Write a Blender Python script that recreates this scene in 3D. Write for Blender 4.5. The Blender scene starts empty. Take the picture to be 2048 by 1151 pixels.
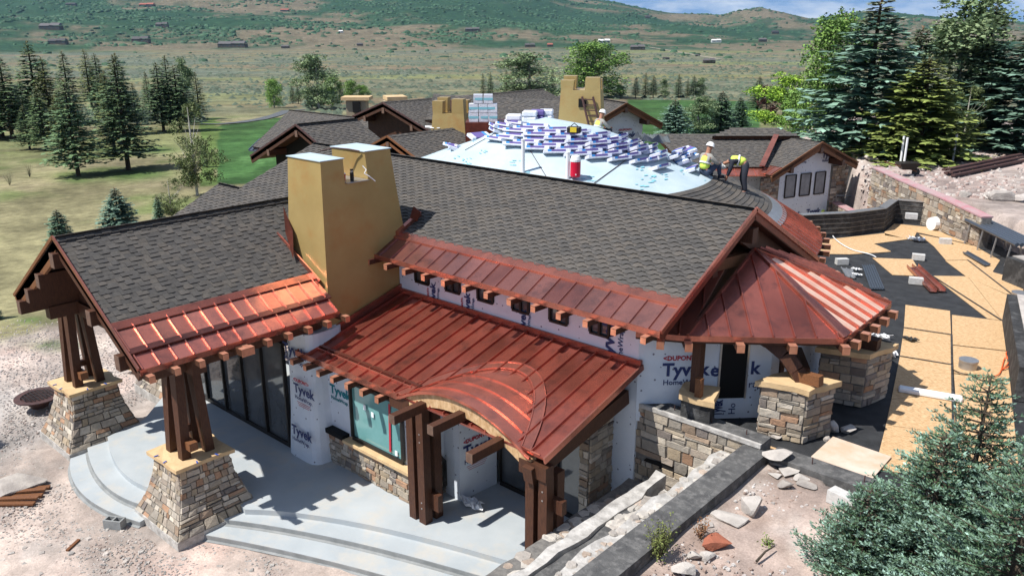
import bpy, bmesh, math, random
import numpy as np
from mathutils import Vector, Matrix
R=random.Random(7)
rad=math.radians
sc=bpy.context.scene
# ------------------------------------------------------------ camera, sky, sun
F=1650.; H=11.; PITCH=math.atan((575.5-56)/F); YAW=math.atan2(.667,.745)
cd=bpy.data.cameras.new('camera'); cam=bpy.data.objects.new('camera',cd); sc.collection.objects.link(cam)
cam.location=(0,0,H); cam.rotation_euler=(math.pi/2-PITCH,0,YAW)
cd.sensor_width=36; cd.lens=36*F/2048; cd.clip_start=.1; cd.clip_end=30000; sc.camera=cam
SUN_H=(-.42,-.90); ELEV=rad(57)
w=bpy.data.worlds.new("World"); sc.world=w; w.use_nodes=True
nt=w.node_tree; bg=nt.nodes['Background']; bg.inputs[1].default_value=.115
sky=nt.nodes.new('ShaderNodeTexSky'); sky.sky_type='NISHITA'; sky.sun_disc=False
sky.sun_elevation=ELEV; sky.sun_rotation=math.atan2(SUN_H[0],SUN_H[1]); sky.altitude=2000; sky.air_density=1.; sky.dust_density=.15; sky.ozone_density=2.5
tc=nt.nodes.new('ShaderNodeTexCoord'); mp=nt.nodes.new('ShaderNodeMapping'); mp.inputs['Scale'].default_value=(7,7,26)
nz=nt.nodes.new('ShaderNodeTexNoise'); nz.inputs['Scale'].default_value=1.; nz.inputs['Detail'].default_value=7; nz.inputs['Roughness'].default_value=.6
cr=nt.nodes.new('ShaderNodeValToRGB'); cr.color_ramp.elements[0].position=.46; cr.color_ramp.elements[1].position=.66
cr.color_ramp.elements[0].color=(0,0,0,1); cr.color_ramp.elements[1].color=(.8,.8,.8,1)
mx=nt.nodes.new('ShaderNodeMix'); mx.data_type='RGBA'; mx.inputs[7].default_value=(6.3,6.5,6.8,1)
m2=nt.nodes.new('ShaderNodeMapping'); m2.inputs['Location'].default_value=(0,0,.22); nt.links.new(tc.outputs['Generated'],m2.inputs[0]); nt.links.new(m2.outputs[0],sky.inputs[0])
nt.links.new(tc.outputs['Generated'],mp.inputs[0]); nt.links.new(mp.outputs[0],nz.inputs[0]); nt.links.new(nz.outputs[0],cr.inputs[0])
nt.links.new(cr.outputs[0],mx.inputs[0]); nt.links.new(sky.outputs[0],mx.inputs[6]); nt.links.new(mx.outputs[2],bg.inputs[0])
sd=bpy.data.lights.new('sun','SUN'); sd.energy=4.9; sd.angle=rad(.5); sd.color=(1,.96,.9)
sun=bpy.data.objects.new('sun',sd); sc.collection.objects.link(sun)
hn=math.hypot(*SUN_H); sv=Vector((SUN_H[0]/hn*math.cos(ELEV),SUN_H[1]/hn*math.cos(ELEV),math.sin(ELEV)))
sun.rotation_euler=sv.to_track_quat('Z','Y').to_euler(); sun.location=(0,0,60)
sc.view_settings.view_transform='Standard'; sc.view_settings.look='None'; sc.view_settings.exposure=0.5; sc.view_settings.gamma=1
sc.render.engine='CYCLES'

# ------------------------------------------------------------ survey helpers (photo measurements -> places)
su=np.array([.745,.667]); su/=np.linalg.norm(su); fw=np.array([-.667,.745]); fw/=np.linalg.norm(fw)
C0=np.array([0,0,H])
def ray(x,y):
    a=(x-1024)/F;b=(575.5-y)/F
    h=su*a+fw*(math.cos(PITCH)+b*math.sin(PITCH))
    return np.array([h[0],h[1],-math.sin(PITCH)+b*math.cos(PITCH)])
def PZ(x,y,z): r=ray(x,y); return C0+r*((z-H)/r[2])
def PU(x,y,u): r=ray(x,y); return C0+r*(u/r[0])
def PV(x,y,v): r=ray(x,y); return C0+r*(v/r[1])
def PPL(x,y,a,b,c): r=ray(x,y); return C0+r*((c-H)/(r[2]-a*r[0]-b*r[1]))
def proj(q):
    q=np.asarray(q,float)-C0
    a=q[...,:2]@su; g=q[...,:2]@fw
    fd=g*math.cos(PITCH)-q[...,2]*math.sin(PITCH); up=g*math.sin(PITCH)+q[...,2]*math.cos(PITCH)
    return 1024+F*a/fd, 575.5-F*up/fd
def cdir(x,y): d=su*x+fw*y; return d/np.linalg.norm(d)
V3=lambda a:np.array(a,float)

# ------------------------------------------------------------ materials
MATS={}
def mat(name,c1,c2=None,scale=3.,rough=.8,metal=0.,bump=0.,bscale=20.,tint=False,vcol=False,detail=6,contrast=(.35,.65),stretch=None,rand=0.,spec=.3,alpha=None,c3=None,s3=1.,tr=0.,coat=0.):
    m=bpy.data.materials.new(name); m.use_nodes=True; n=m.node_tree.nodes; L=m.node_tree.links
    b=n['Principled BSDF']; b.inputs['Roughness'].default_value=rough; b.inputs['Metallic'].default_value=metal
    b.inputs['Specular IOR Level'].default_value=spec
    t=n.new('ShaderNodeTexCoord'); src=t.outputs['Object']
    if stretch:
        mpp=n.new('ShaderNodeMapping'); mpp.inputs['Scale'].default_value=stretch; L.new(src,mpp.inputs[0]); src=mpp.outputs[0]
    col=None
    def mixc(fac,A,B,blend='MIX'):
        q=n.new('ShaderNodeMix'); q.data_type='RGBA'; q.blend_type=blend
        if isinstance(fac,float): q.inputs[0].default_value=fac
        else: L.new(fac,q.inputs[0])
        for i,v in ((6,A),(7,B)):
            if isinstance(v,tuple): q.inputs[i].default_value=(*v[:3],1)
            else: L.new(v,q.inputs[i])
        return q.outputs[2]
    def noise(s,d=6,rg=.6):
        q=n.new('ShaderNodeTexNoise'); q.inputs['Scale'].default_value=s; q.inputs['Detail'].default_value=d; q.inputs['Roughness'].default_value=rg
        L.new(src,q.inputs[0]); return q.outputs[0]
    def ramp(f,a,b_):
        q=n.new('ShaderNodeMapRange'); q.inputs[1].default_value=a; q.inputs[2].default_value=b_; L.new(f,q.inputs[0]); return q.outputs[0]
    col=c1
    if c2: col=mixc(ramp(noise(scale,detail),*contrast),c1,c2)
    if c3: col=mixc(ramp(noise(s3,5,.65),.5,.7),col,c3)
    if tint or vcol:
        a=n.new('ShaderNodeAttribute'); a.attribute_name='Col'
        col=a.outputs[0] if (vcol and not c2) else mixc(1.,col,a.outputs[0],'MULTIPLY')
    if rand:
        oi=n.new('ShaderNodeObjectInfo'); mr=n.new('ShaderNodeMapRange'); mr.inputs[3].default_value=1-rand; mr.inputs[4].default_value=1+rand
        L.new(oi.outputs['Random'],mr.inputs[0]); col=mixc(1.,col,mr.outputs[0],'MULTIPLY')
    if isinstance(col,tuple): b.inputs[0].default_value=(*col[:3],1)
    else: L.new(col,b.inputs[0])
    if bump:
        bp=n.new('ShaderNodeBump'); bp.inputs['Strength'].default_value=bump; bp.inputs['Distance'].default_value=.05
        L.new(noise(bscale,8,.7),bp.inputs['Height']); L.new(bp.outputs[0],b.inputs['Normal'])
    if alpha is not None: b.inputs['Alpha'].default_value=alpha
    if tr: b.inputs['Transmission Weight'].default_value=tr
    if coat: b.inputs['Coat Weight'].default_value=coat
    MATS[name]=m; return m
m_sh=mat('shingle',(.75,.75,.75),(1,1,1),14,.92,tint=True,bump=.25,bscale=90)
m_deckwood=mat('soffit_wood',(.075,.032,.018),(.045,.02,.012),6,.7)
m_wood=mat('stained_timber',(.085,.035,.018),(.05,.02,.012),5,.55,stretch=(8,8,1.5),bump=.15,bscale=30)
m_wlight=mat('cedar_trim',(.2,.085,.035),(.13,.055,.025),5,.6,stretch=(6,6,6))
m_woodend=mat('timber_end',(.16,.1,.07),(.1,.06,.045),9,.7)
m_cop=mat('copper_sheet',(.58,.215,.15),(.36,.135,.10),.8,.27,metal=.75,bump=.10,bscale=2.2,contrast=(.3,.7),c3=(.27,.12,.095),s3=2.2,tint=True)
m_copglare=mat('painted_copper_glare',(.95,.68,.52),(.85,.5,.36),3,.36,metal=.5,bump=.05,bscale=6)  # pale colour standing in for sun glare on the turret copper
m_copm=mat('new_copper',(.78,.38,.24),(.6,.26,.16),5,.35,metal=.6)
m_copd=mat('dark_copper_trim',(.2,.055,.035),(.12,.035,.025),4,.4,metal=.6)
m_gold=mat('gold_membrane',(.43,.315,.13),(.37,.265,.105),1.,.36,metal=.2,bump=.22,bscale=1.6,c3=(.40,.235,.085),s3=.9,contrast=(.3,.7))  # third, warm tone paints copper reflections into the chimney faces
m_wrap=mat('house_wrap',(.70,.75,.80),(.60,.66,.73),1.3,.5,bump=.5,bscale=2.6,contrast=(.3,.7))
def specks(m):
    n=m.node_tree.nodes;L=m.node_tree.links; b=n['Principled BSDF']; base=b.inputs[0].links[0].from_socket; t=n.new('ShaderNodeTexCoord')
    v=n.new('ShaderNodeTexVoronoi'); v.inputs['Scale'].default_value=5.5; L.new(t.outputs['Object'],v.inputs[0]); q=n.new('ShaderNodeMath'); q.operation='LESS_THAN'; q.inputs[1].default_value=.13; L.new(v.outputs[0],q.inputs[0])
    x=n.new('ShaderNodeMix'); x.data_type='RGBA'; L.new(q.outputs[0],x.inputs[0]); L.new(base,x.inputs[6]); x.inputs[7].default_value=(.18,.19,.24,1); L.new(x.outputs[2],b.inputs[0])
specks(m_wrap)
m_wraptape=mat('wrap_tape',(.8,.84,.88),None,rough=.4)
m_ink=mat('navy_ink',(.04,.055,.15)); m_red=mat('red_ink',(.42,.03,.05)); m_teal=mat('teal_ink',(.02,.20,.24)); m_ltteal=mat('light_teal_ink',(.22,.5,.58))
m_stone=mat('ledge_stone',(.85,.85,.85),(1.1,1.08,1.05),9,.9,tint=True,bump=.6,bscale=14)
m_mortar=mat('mortar',(.20,.19,.175),(.12,.115,.11),8,.95,bump=.4,bscale=30)
m_white=mat('white_mortar',(.52,.50,.47),(.30,.285,.265),5,.9,bump=.5,bscale=12)
m_paper=mat('kraft_paper',(.60,.43,.24),(.5,.35,.19),4,.75,bump=.4,bscale=5)
m_conc=mat('terrace_concrete',(.405,.435,.45),(.33,.365,.385),.9,.8,bump=.12,bscale=25,c3=(.45,.43,.39),s3=1.1,contrast=(.3,.7))
m_conc2=mat('step_edge_concrete',(.27,.28,.28),(.2,.21,.21),3,.9,bump=.2)
m_glass=mat('window_glass',(.045,.05,.055),(.10,.105,.11),.8,.06,spec=.9,coat=.3)
m_glassg=mat('green_film_glass',(.10,.27,.26),(.17,.36,.36),.7,.12,spec=.9,coat=.3)
m_frame=mat('bronze_frame',(.02,.017,.015),None,rough=.45)
m_black=mat('dark_interior',(.006,.006,.006))
m_dam=mat('waterproofing_black',(.025,.025,.026),(.045,.045,.045),5,.85,bump=.5,bscale=30,c3=(.10,.10,.10),s3=3)
m_curb=mat('dusty_curb_coating',(.065,.065,.066),(.12,.118,.115),3,.9,bump=.5,bscale=30,c3=(.17,.165,.16),s3=6)
m_tarp=mat('drainage_mat_black',(.022,.023,.025),(.04,.042,.045),3,.7,bump=.6,bscale=60)
m_osb=mat('osb',(.46,.285,.14),(.60,.42,.24),5,.8,stretch=(2.,6,1),detail=8,bump=.1,bscale=40,c3=(.32,.19,.09),s3=7,contrast=(.4,.6))
m_metal=mat('galvanised_metal',(.5,.5,.5),(.4,.4,.4),8,.4,metal=.8)
m_plw=mat('white_plastic',(.75,.76,.77),None,rough=.4)
m_block=mat('light_concrete_block',(.55,.54,.52),(.45,.44,.42),12,.9,bump=.3)
m_mem=mat('roof_underlay_membrane',(.38,.48,.53),(.46,.545,.59),1.,.6,bump=.1,bscale=3)
m_bag=mat('bundle_wrap',(.72,.74,.80),(.58,.60,.68),9,.35,bump=.5,bscale=10)
m_purple=mat('bundle_purple_print',(.13,.10,.29)); m_blue=mat('bundle_blue_print',(.05,.25,.6))
m_card=mat('cardboard',(.42,.24,.12),None)
m_rock=mat('field_rock',(.46,.42,.38),(.30,.27,.25),2.5,.95,bump=.7,bscale=6,rand=.25)
m_rockr=mat('red_rock',(.36,.12,.07),(.28,.10,.06),3,.95,bump=.7,bscale=6)
m_rockw=mat('pale_rock',(.50,.46,.42),(.36,.33,.30),3,.95,bump=.6,bscale=6)
m_bark=mat('bark',(.09,.07,.05),(.05,.04,.03),8,.95,bump=.5)
m_birch=mat('pale_bark',(.5,.48,.42),(.3,.28,.24),8,.9)
m_fol=mat('foliage',(1.15,1.15,1.15),(1.7,1.7,1.6),.9,.65,vcol=True,rand=.22,spec=.2)
m_hi=mat('hi_vis_yellow',(.62,.8,.12)); m_hat=mat('hard_hat_white',(.78,.78,.76),None,rough=.3)
m_skin=mat('skin',(.35,.17,.11)); m_dk=mat('dark_cloth',(.025,.028,.04)); m_gr=mat('grey_cloth',(.30,.29,.26)); m_jean=mat('denim',(.05,.07,.12)); m_refl=mat('reflective_tape',(.65,.66,.66))
m_ora=mat('orange_plastic',(.7,.12,.03)); m_redp=mat('red_plastic',(.55,.01,.04),None,rough=.35); m_tape=mat('blue_tape',(.03,.08,.35)); m_yel=mat('yellow_tool',(.6,.45,.03))
m_pink=mat('pink_flashing',(.42,.20,.22),(.38,.31,.30),2)
m_rust=mat('rusty_steel',(.09,.045,.04),(.05,.03,.03),6,.7)
m_solar=mat('standing_seam_dark',(.10,.12,.15),None,rough=.35,metal=.5)

# ------------------------------------------------------------ object helpers
ORI={}
def setp(o,label=None,cat=None,group=None,kind=None):
    if label:o['label']=label
    if cat:o['category']=cat
    if group:o['group']=group
    if kind:o['kind']=kind
    return o
def thing(name,loc,label,cat,group=None):
    o=bpy.data.objects.new(name,None); sc.collection.objects.link(o); o.location=loc; o.empty_display_size=.2
    ORI[o.name]=V3(loc); return setp(o,label,cat,group)
class MB:
    def __init__(s): s.v=[];s.f=[];s.c=[]
    def poly(s,pts,c=None):
        k=len(s.v); s.v+= [tuple(float(t) for t in p) for p in pts]; s.f.append(tuple(range(k,k+len(pts)))); s.c.append(c or (1,1,1)); return s
    def hexa(s,a,b,c=None):   # two quads a (bottom, ccw from above) b (top)
        k=len(s.v); s.v+=[tuple(float(t) for t in p) for p in list(a)+list(b)]; n=len(a)
        s.f.append(tuple(k+i for i in range(n))[::-1]); s.f.append(tuple(k+n+i for i in range(n)))
        for i in range(n): j=(i+1)%n; s.f.append((k+i,k+j,k+n+j,k+n+i))
        s.c+= [c or (1,1,1)]*(n+2); return s
    def prism(s,pts,d,c=None): d=V3(d); return s.hexa([V3(p)+d for p in pts],[V3(p) for p in pts],c)
    def box(s,c,sz,rot=0.,col=None,tilt=None):
        M=Matrix.Rotation(rot,3,'Z')
        if tilt: M=M@Matrix.Rotation(tilt[0],3,'X')@Matrix.Rotation(tilt[1],3,'Y')
        x,y,z=[t/2 for t in sz]; P=[(-x,-y,-z),(x,-y,-z),(x,y,-z),(-x,y,-z)]; Q=[(a,b,z) for a,b,_ in P]
        f=lambda p:np.array(M@Vector(p))+V3(c)
        return s.hexa([f(p) for p in P],[f(p) for p in Q],col)
    def beam(s,p,q,w,h,c=None,up=(0,0,1),w2=None,h2=None):
        p=V3(p);q=V3(q);d=q-p;d/=np.linalg.norm(d); sd=np.cross(d,V3(up)); sd/=np.linalg.norm(sd); u=np.cross(sd,d)
        w2=w2 or w;h2=h2 or h
        k=[(-1,-1),(1,-1),(1,1),(-1,1)]
        return s.hexa([p+sd*a*w/2+u*b*h/2 for a,b in k][::-1],[q+sd*a*w2/2+u*b*h2/2 for a,b in k][::-1],c)
    def tube(s,pts,r,n=6,c=None,r2=None):
        pts=[V3(p) for p in pts]; rings=[]
        for i,p in enumerate(pts):
            d=(pts[min(i+1,len(pts)-1)]-pts[max(i-1,0)]); d/=np.linalg.norm(d)+1e-9
            a=np.cross(d,(0,0,1) if abs(d[2])<.9 else (1,0,0)); a/=np.linalg.norm(a); b=np.cross(d,a)
            rr=r if r2 is None else r+(r2-r)*i/(len(pts)-1)
            k=len(s.v); s.v+=[tuple(p+rr*(a*math.cos(2*math.pi*j/n)+b*math.sin(2*math.pi*j/n))) for j in range(n)]; rings.append(k)
        for k,m in zip(rings,rings[1:]):
            for j in range(n): s.f.append((k+j,k+(j+1)%n,m+(j+1)%n,m+j)); s.c.append(c or (1,1,1))
        s.f.append(tuple(rings[0]+j for j in range(n))[::-1]); s.f.append(tuple(rings[-1]+j for j in range(n))); s.c+=[c or (1,1,1)]*2; return s
    def lathe(s,c,prof,n=20,col=None):
        rings=[]
        for r,z in prof:
            k=len(s.v); s.v+=[(c[0]+r*math.cos(2*math.pi*j/n),c[1]+r*math.sin(2*math.pi*j/n),c[2]+z) for j in range(n)]; rings.append(k)
        for k,m in zip(rings,rings[1:]):
            for j in range(n): s.f.append((k+j,k+(j+1)%n,m+(j+1)%n,m+j)); s.c.append(col or (1,1,1))
        s.f.append(tuple(rings[0]+j for j in range(n))[::-1]); s.f.append(tuple(rings[-1]+j for j in range(n))); s.c+=[col or (1,1,1)]*2; return s
    def build(s,name,m,parent=None,smooth=False,bevel=0.,**kw):
        o0=ORI.get(parent.name,V3((0,0,0))) if parent else V3((0,0,0))
        me=bpy.data.meshes.new(name); vv=np.array(s.v).reshape(-1,3)-o0
        me.from_pydata(vv.tolist(),[],s.f)
        ca=me.attributes.new('Col','FLOAT_COLOR','CORNER')
        ln=np.array([len(f) for f in s.f]); cc=np.repeat(np.array([(*c[:3],1.) for c in s.c]),ln,axis=0)
        ca.data.foreach_set('color',cc.astype(np.float32).ravel())
        me.materials.append(m)
        if smooth: me.polygons.foreach_set('use_smooth',[True]*len(s.f))
        me.update()
        o=bpy.data.objects.new(name,me); sc.collection.objects.link(o)
        if parent: o.parent=parent
        ORI[o.name]=o0
        if bevel:
            b=o.modifiers.new('b','BEVEL'); b.width=bevel; b.segments=1; b.limit_method='ANGLE'
        return setp(o,**kw)
def copy_tree(o,parent=None,loc=None,rz=None,scale=None,label=None):
    c=o.copy(); sc.collection.objects.link(c); c.parent=parent
    if loc is not None:c.location=loc
    if rz is not None:c.rotation_euler=(0,0,rz)
    if scale is not None:c.scale=scale if hasattr(scale,'__len__') else (scale,)*3
    if label:c['label']=label
    for ch in o.children: copy_tree(ch,c)
    return c
def text(s,pos,right,up,size,m,parent,name='lettering',thick=.0,sx=1.,off=0.012):
    cu=bpy.data.curves.new('t','FONT'); cu.body=s; cu.size=1; cu.offset=thick; cu.extrude=.003; cu.resolution_u=2
    t=bpy.data.objects.new('t',cu); sc.collection.objects.link(t); bpy.context.view_layer.update()
    me=bpy.data.meshes.new_from_object(t.evaluated_get(bpy.context.evaluated_depsgraph_get()))
    bpy.data.objects.remove(t)
    r=V3(right);r/=np.linalg.norm(r);u=V3(up);u/=np.linalg.norm(u);n=np.cross(r,u)
    o0=ORI.get(parent.name,V3((0,0,0))); P=V3(pos)+n*off-o0
    M=Matrix([[*(r[i]*size*sx,u[i]*size,n[i]),P[i]] for i in range(3)]+[[0,0,0,1]])
    me.transform(M); me.materials.clear(); me.materials.append(m)
    o=bpy.data.objects.new(name,me); sc.collection.objects.link(o); o.parent=parent; ORI[o.name]=o0; return o

# ------------------------------------------------------------ terrain
def tau(y): return np.tan(np.arctan((575.5-y)/F)-PITCH)
CX=[-3000,0,400,900,1100,1150,1215,1290,1340,1440,1470,1515,1560,1620,1650,1720,1800,1950,2048,3200]
CY=[-60,-45,-75,-45,-22,-4,4,20,27,32,25,17,29,42,40,33,33,42,47,50]
def sm(a,b,x): t=np.clip((x-a)/(b-a),0,1); return t*t*(3-2*t)
_rs=np.random.RandomState(3)
_ph=_rs.rand(40,3)*6.28
def fbm(x,y,s,n=4,seed=0):
    v=0;a=1
    for i in range(n):
        k=(seed*5+i*3)%37; th=_ph[k,2]
        xx=x*math.cos(th)+y*math.sin(th); yy=-x*math.sin(th)+y*math.cos(th)
        v=v+a*(np.sin(xx/s+_ph[k,0]+1.3*np.sin(yy/s*.7+_ph[k+1,0]))*np.cos(yy/s*1.1+_ph[k,1]+1.1*np.sin(xx/s*.6+_ph[k+2,1]))); s/=2.1;a*=.55
    return v
def terr(u,v):
    u=np.asarray(u,float);v=np.asarray(v,float)
    X=u*su[0]+v*su[1]; Y=u*fw[0]+v*fw[1]; d=np.hypot(X,Y)+1e-6
    px=np.where(Y>.05*d,1024+F*1.048*X/np.maximum(Y,.05*d),np.where(X>0,3200,-3000)); px=np.clip(px,-3000,3200)
    D=[0,25,60,100,150,250,400,700,1000,1500,2000]
    Z=[-.42,-.42,-1.6,-3.,-5,-9.5,-15,-22,-27,-31,-31]
    z=np.interp(d,D,Z)
    Yc=np.interp(px,CX,CY)
    zc=11+5000*tau(Yc)
    left=1-sm(900,1500,px)
    y25=45*left+(1-left)*78; z25=11+2600*tau(y25)
    t1=sm(1800,2600,d); t2=sm(2600,5000,d)
    zz=np.where(d<2600,-31+(z25+31)*t1,z25+(zc-z25)*t2)
    z=np.where(d>1800,zz,z)
    z=z+fbm(u,v,180,4,1)*6*sm(1500,2600,d)*(1-.6*sm(3800,5000,d))+fbm(u,v,420,3,2)*22*sm(2200,3200,d)*(1-sm(4000,4900,d))
    z=np.where(d>5000,zc-(d-5000)*.09,z)
    z=z+fbm(u,v,9,3,3)*.10*sm(26,60,d)*(1-sm(900,1500,d))+fbm(u,v,1.1,3,4)*.018*sm(5,12,d)*(1-sm(30,60,d))
    # hillside rising to the right behind the deck
    A=PZ(1745,336,4.3);B=PZ(1965,436,3.8); dl=(B-A)[:2]; dl=dl/np.linalg.norm(dl); nl=np.array([-dl[1],dl[0]]); 
    if nl@su<0: nl=-nl
    sdist=(u-A[0])*nl[0]+(v-A[1])*nl[1]
    wr=np.maximum(sm(.3,1.2,sdist)*sm(1715,1745,px)*sm(28,31,d),sm(1560,1680,px)*sm(54,60,d))*(1-sm(75,130,d)); z=z+(3.75-z)*wr
    # courtyard level and soil held by the retaining walls in front
    ws=sm(-6.5,-6.2,u)*sm(14.75,14.5,v); z=z+(2.72+fbm(u,v,1.3,3,5)*.05-z)*ws
    return z
def tz(u,v): return float(terr(np.array([u]),np.array([v]))[0])
def G(x,y,dmin=12,dmax=5200):
    r=ray(x,y); rn=math.hypot(r[0],r[1]); ds=np.geomspace(dmin,dmax,900); P=C0[None]+r[None]*(ds/rn)[:,None]
    hz=terr(P[:,0],P[:,1]); below=np.where(P[:,2]<hz)[0]
    i=below[0] if len(below) else len(ds)-1
    return np.array([P[i,0],P[i,1],hz[i]])
def terrain():
    az_in=np.linspace(-36,36,380); az=np.concatenate([np.linspace(-180,-40,30),az_in,np.linspace(40,176,30)])
    az=np.radians(az); ds=np.concatenate([[1.5,4,6],np.geomspace(7,9000,330)])
    A,D=np.meshgrid(az,ds); X=D*np.sin(A);Y=D*np.cos(A)
    U=X*su[0]+Y*fw[0]; V=X*su[1]+Y*fw[1]; Z=terr(U,V)
    na,nd=len(az),len(ds); P=np.stack([U,V,Z],-1)
    px,py=proj(P); px=np.where(Y<=0,-9999,px)
    n1=fbm(U,V,30,4,6);n2=fbm(U,V,6,4,7);n3=fbm(U,V,140,4,8);n4=fbm(U,V,330,4,9); nb=fbm(U*.25,V,60,4,10)
    # striped along view: use depth coordinate
    def mixc(c,t,k): return c*(1-t[...,None])+np.array(k)*t[...,None]
    dirt=np.array([.39,.325,.29]); c=np.ones(U.shape+(3,))*dirt
    c=mixc(c,sm(-.3,.6,n2)*.8,(.345,.325,.31)); c=mixc(c,sm(.3,1.1,fbm(U,V,2.3,4,11))*.7,(.43,.315,.275)); c=mixc(c,sm(.2,.9,fbm(U,V,.8,3,16))*.45,(.25,.24,.23))
    hi=sm(-6.2,-5.8,U)*sm(14.4,14.1,V); c=mixc(c,hi*.75,(.38,.29,.25)); c=mixc(c,hi*sm(.1,.8,fbm(U,V,.9,4,17))*.6,(.42,.38,.35)); c=mixc(c,hi*sm(.4,1.,fbm(U,V,.5,3,19))*.5,(.22,.16,.13))
    # dry grass to the left and beyond
    gl=sm(0,14,(py*-1+ (690-px*.35)))*sm(30,36,D)+sm(36,40,D); gl=np.clip(gl,0,1)
    grass=np.ones_like(c)*np.array([.205,.188,.105]); grass=mixc(grass,sm(-.4,.8,n1)*.8,(.145,.16,.07)); grass=mixc(grass,sm(.2,1.,n2)*.5,(.24,.20,.13))
    grass=mixc(grass,sm(.5,1.1,fbm(U,V,5,3,12))*.6,(.075,.125,.03))
    gl=np.where((px>1480)&(D<75),0.,gl)
    hd=(px>1480)&(D>38)&(D<100); 
    c=np.where(gl[...,None]>0,c*(1-gl[...,None])+grass*gl[...,None],c)
    c=np.where(hd[...,None],mixc(np.ones_like(c)*np.array([.40,.34,.31]),sm(-.2,.8,n2)*.7,(.47,.37,.34)),c)
    # sage flats
    sg=sm(150,230,D); sage=np.ones_like(c)*np.array([.142,.146,.098]); sage=mixc(sage,sm(-.3,.7,n3)*.75,(.112,.138,.108)); sage=mixc(sage,sm(.1,1.0,fbm(X,Y,35,4,13))*.7,(.205,.178,.095))
    sage=mixc(sage,sm(.2,1.1,fbm(X*.35,Y,48,4,14))*.6,(.22,.15,.10)); sage=mixc(sage,sm(.3,1.2,fbm(X*.3,Y,90,3,15))*.7,(.18,.20,.085))
    c=mixc(c,sg,(0,0,0))+sage*sg[...,None]
    # fairways
    fairA=((px>436)&(px<600)&(py>229+(600-px)*.14)&(py<368))
    fairB=((px>1255)&(px<1520)&(py>198)&(py<300)&(D<260))
    fair=np.ones_like(c)*np.array([.042,.098,.030]); fair=mixc(fair,sm(-.1,.1,np.sin(D*.55+n1))*.5,(.058,.125,.04)); fair=mixc(fair,sm(0,1,n2)*.3,(.07,.11,.04))
    fm=(fairA|fairB)&(D>50)
    c=np.where(fm[...,None],fair,c)
    gr=np.hypot((px-512)/34,(py-318)/9)<1; c=np.where((gr&fm)[...,None],np.array([.07,.15,.05]),c)
    ru=((px>400)&(px<436+8*n2)&(py>236)&(py<372)&(D>50)); c=np.where(ru[...,None],np.array([.10,.15,.045]),c)
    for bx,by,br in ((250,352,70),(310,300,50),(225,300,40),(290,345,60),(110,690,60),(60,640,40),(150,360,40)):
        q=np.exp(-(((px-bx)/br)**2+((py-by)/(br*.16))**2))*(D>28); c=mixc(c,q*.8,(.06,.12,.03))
    # scrub oak hills
    hl=sm(1600,1950,D); vg=np.clip(sm(-.55,.25,n4+.5*n3+.35*n1+.9*sm(2600,4200,D)*(1-sm(900,1250,px))+.1),0,1)
    hill=np.ones_like(c)*np.array([.145,.125,.085]); hill=mixc(hill,sm(0,1,n1)*.6,(.19,.15,.105)); hill=mixc(hill,vg,(.025,.062,.033)); hill=mixc(hill,vg*sm(.1,.9,n1)*.5,(.042,.085,.04))
    c=mixc(c,hl,(0,0,0))+hill*hl[...,None]
    # sandy mounds / hillside right behind
    c=np.clip(c,0,1)
    idx=np.arange(na*nd).reshape(nd,na); a=idx[:-1,:-1];b=idx[:-1,1:];e=idx[1:,1:];d=idx[1:,:-1]
    f=np.stack([a,b,e,d],-1).reshape(-1,4)
    # close the seam
    s=np.stack([idx[:-1,-1],idx[:-1,0],idx[1:,0],idx[1:,-1]],-1); f=np.concatenate([f,s])
    vs=P.reshape(-1,3).tolist(); cen=len(vs); vs.append([0,0,-.42]); fl=f.tolist()
    for j in range(na): fl.append([cen,int(idx[0,(j+1)%na]),int(idx[0,j])])
    me=bpy.data.meshes.new('ground'); me.from_pydata(vs,[],fl)
    ca=me.attributes.new('Col','FLOAT_COLOR','POINT'); cc=np.ones((cen+1,4),np.float32); cc[:-1,:3]=c.reshape(-1,3); cc[-1,:3]=dirt
    ca.data.foreach_set('color',cc.ravel()); me.polygons.foreach_set('use_smooth',[True]*len(fl))
    m=mat('ground',(.78,.78,.78),(1.2,1.19,1.16),.9,.97,vcol=True,bump=.5,bscale=7,spec=.1,contrast=(.3,.7))
    n=m.node_tree.nodes;L=m.node_tree.links
    # fine pebble speckle and far shrub speckle multiply
    base=n['Principled BSDF'].inputs[0].links[0].from_socket; t=n.new('ShaderNodeTexCoord')
    for s,a,b_,lo,hi_ in ((28,.3,.7,.78,1.2),(2.1,.35,.65,.82,1.18),(.5,.35,.65,.85,1.15),(.11,.38,.62,.72,1.22),(.028,.4,.6,.8,1.15)):
        q=n.new('ShaderNodeTexNoise');q.inputs['Scale'].default_value=s;q.inputs['Detail'].default_value=5;q.inputs['Roughness'].default_value=.7;L.new(t.outputs['Object'],q.inputs[0])
        r=n.new('ShaderNodeMapRange');r.inputs[1].default_value=a;r.inputs[2].default_value=b_;r.inputs[3].default_value=lo;r.inputs[4].default_value=hi_;L.new(q.outputs[0],r.inputs[0])
        x=n.new('ShaderNodeMix');x.data_type='RGBA';x.blend_type='MULTIPLY';x.inputs[0].default_value=1;L.new(base,x.inputs[6]);L.new(r.outputs[0],x.inputs[7]);base=x.outputs[2]
    L.new(base,n['Principled BSDF'].inputs[0])
    me.materials.append(m)
    o=bpy.data.objects.new('ground',me); sc.collection.objects.link(o); setp(o,'pinkish gravel, dry meadow, golf turf and scrub covered hills','ground',kind='structure')
terrain()
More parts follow.
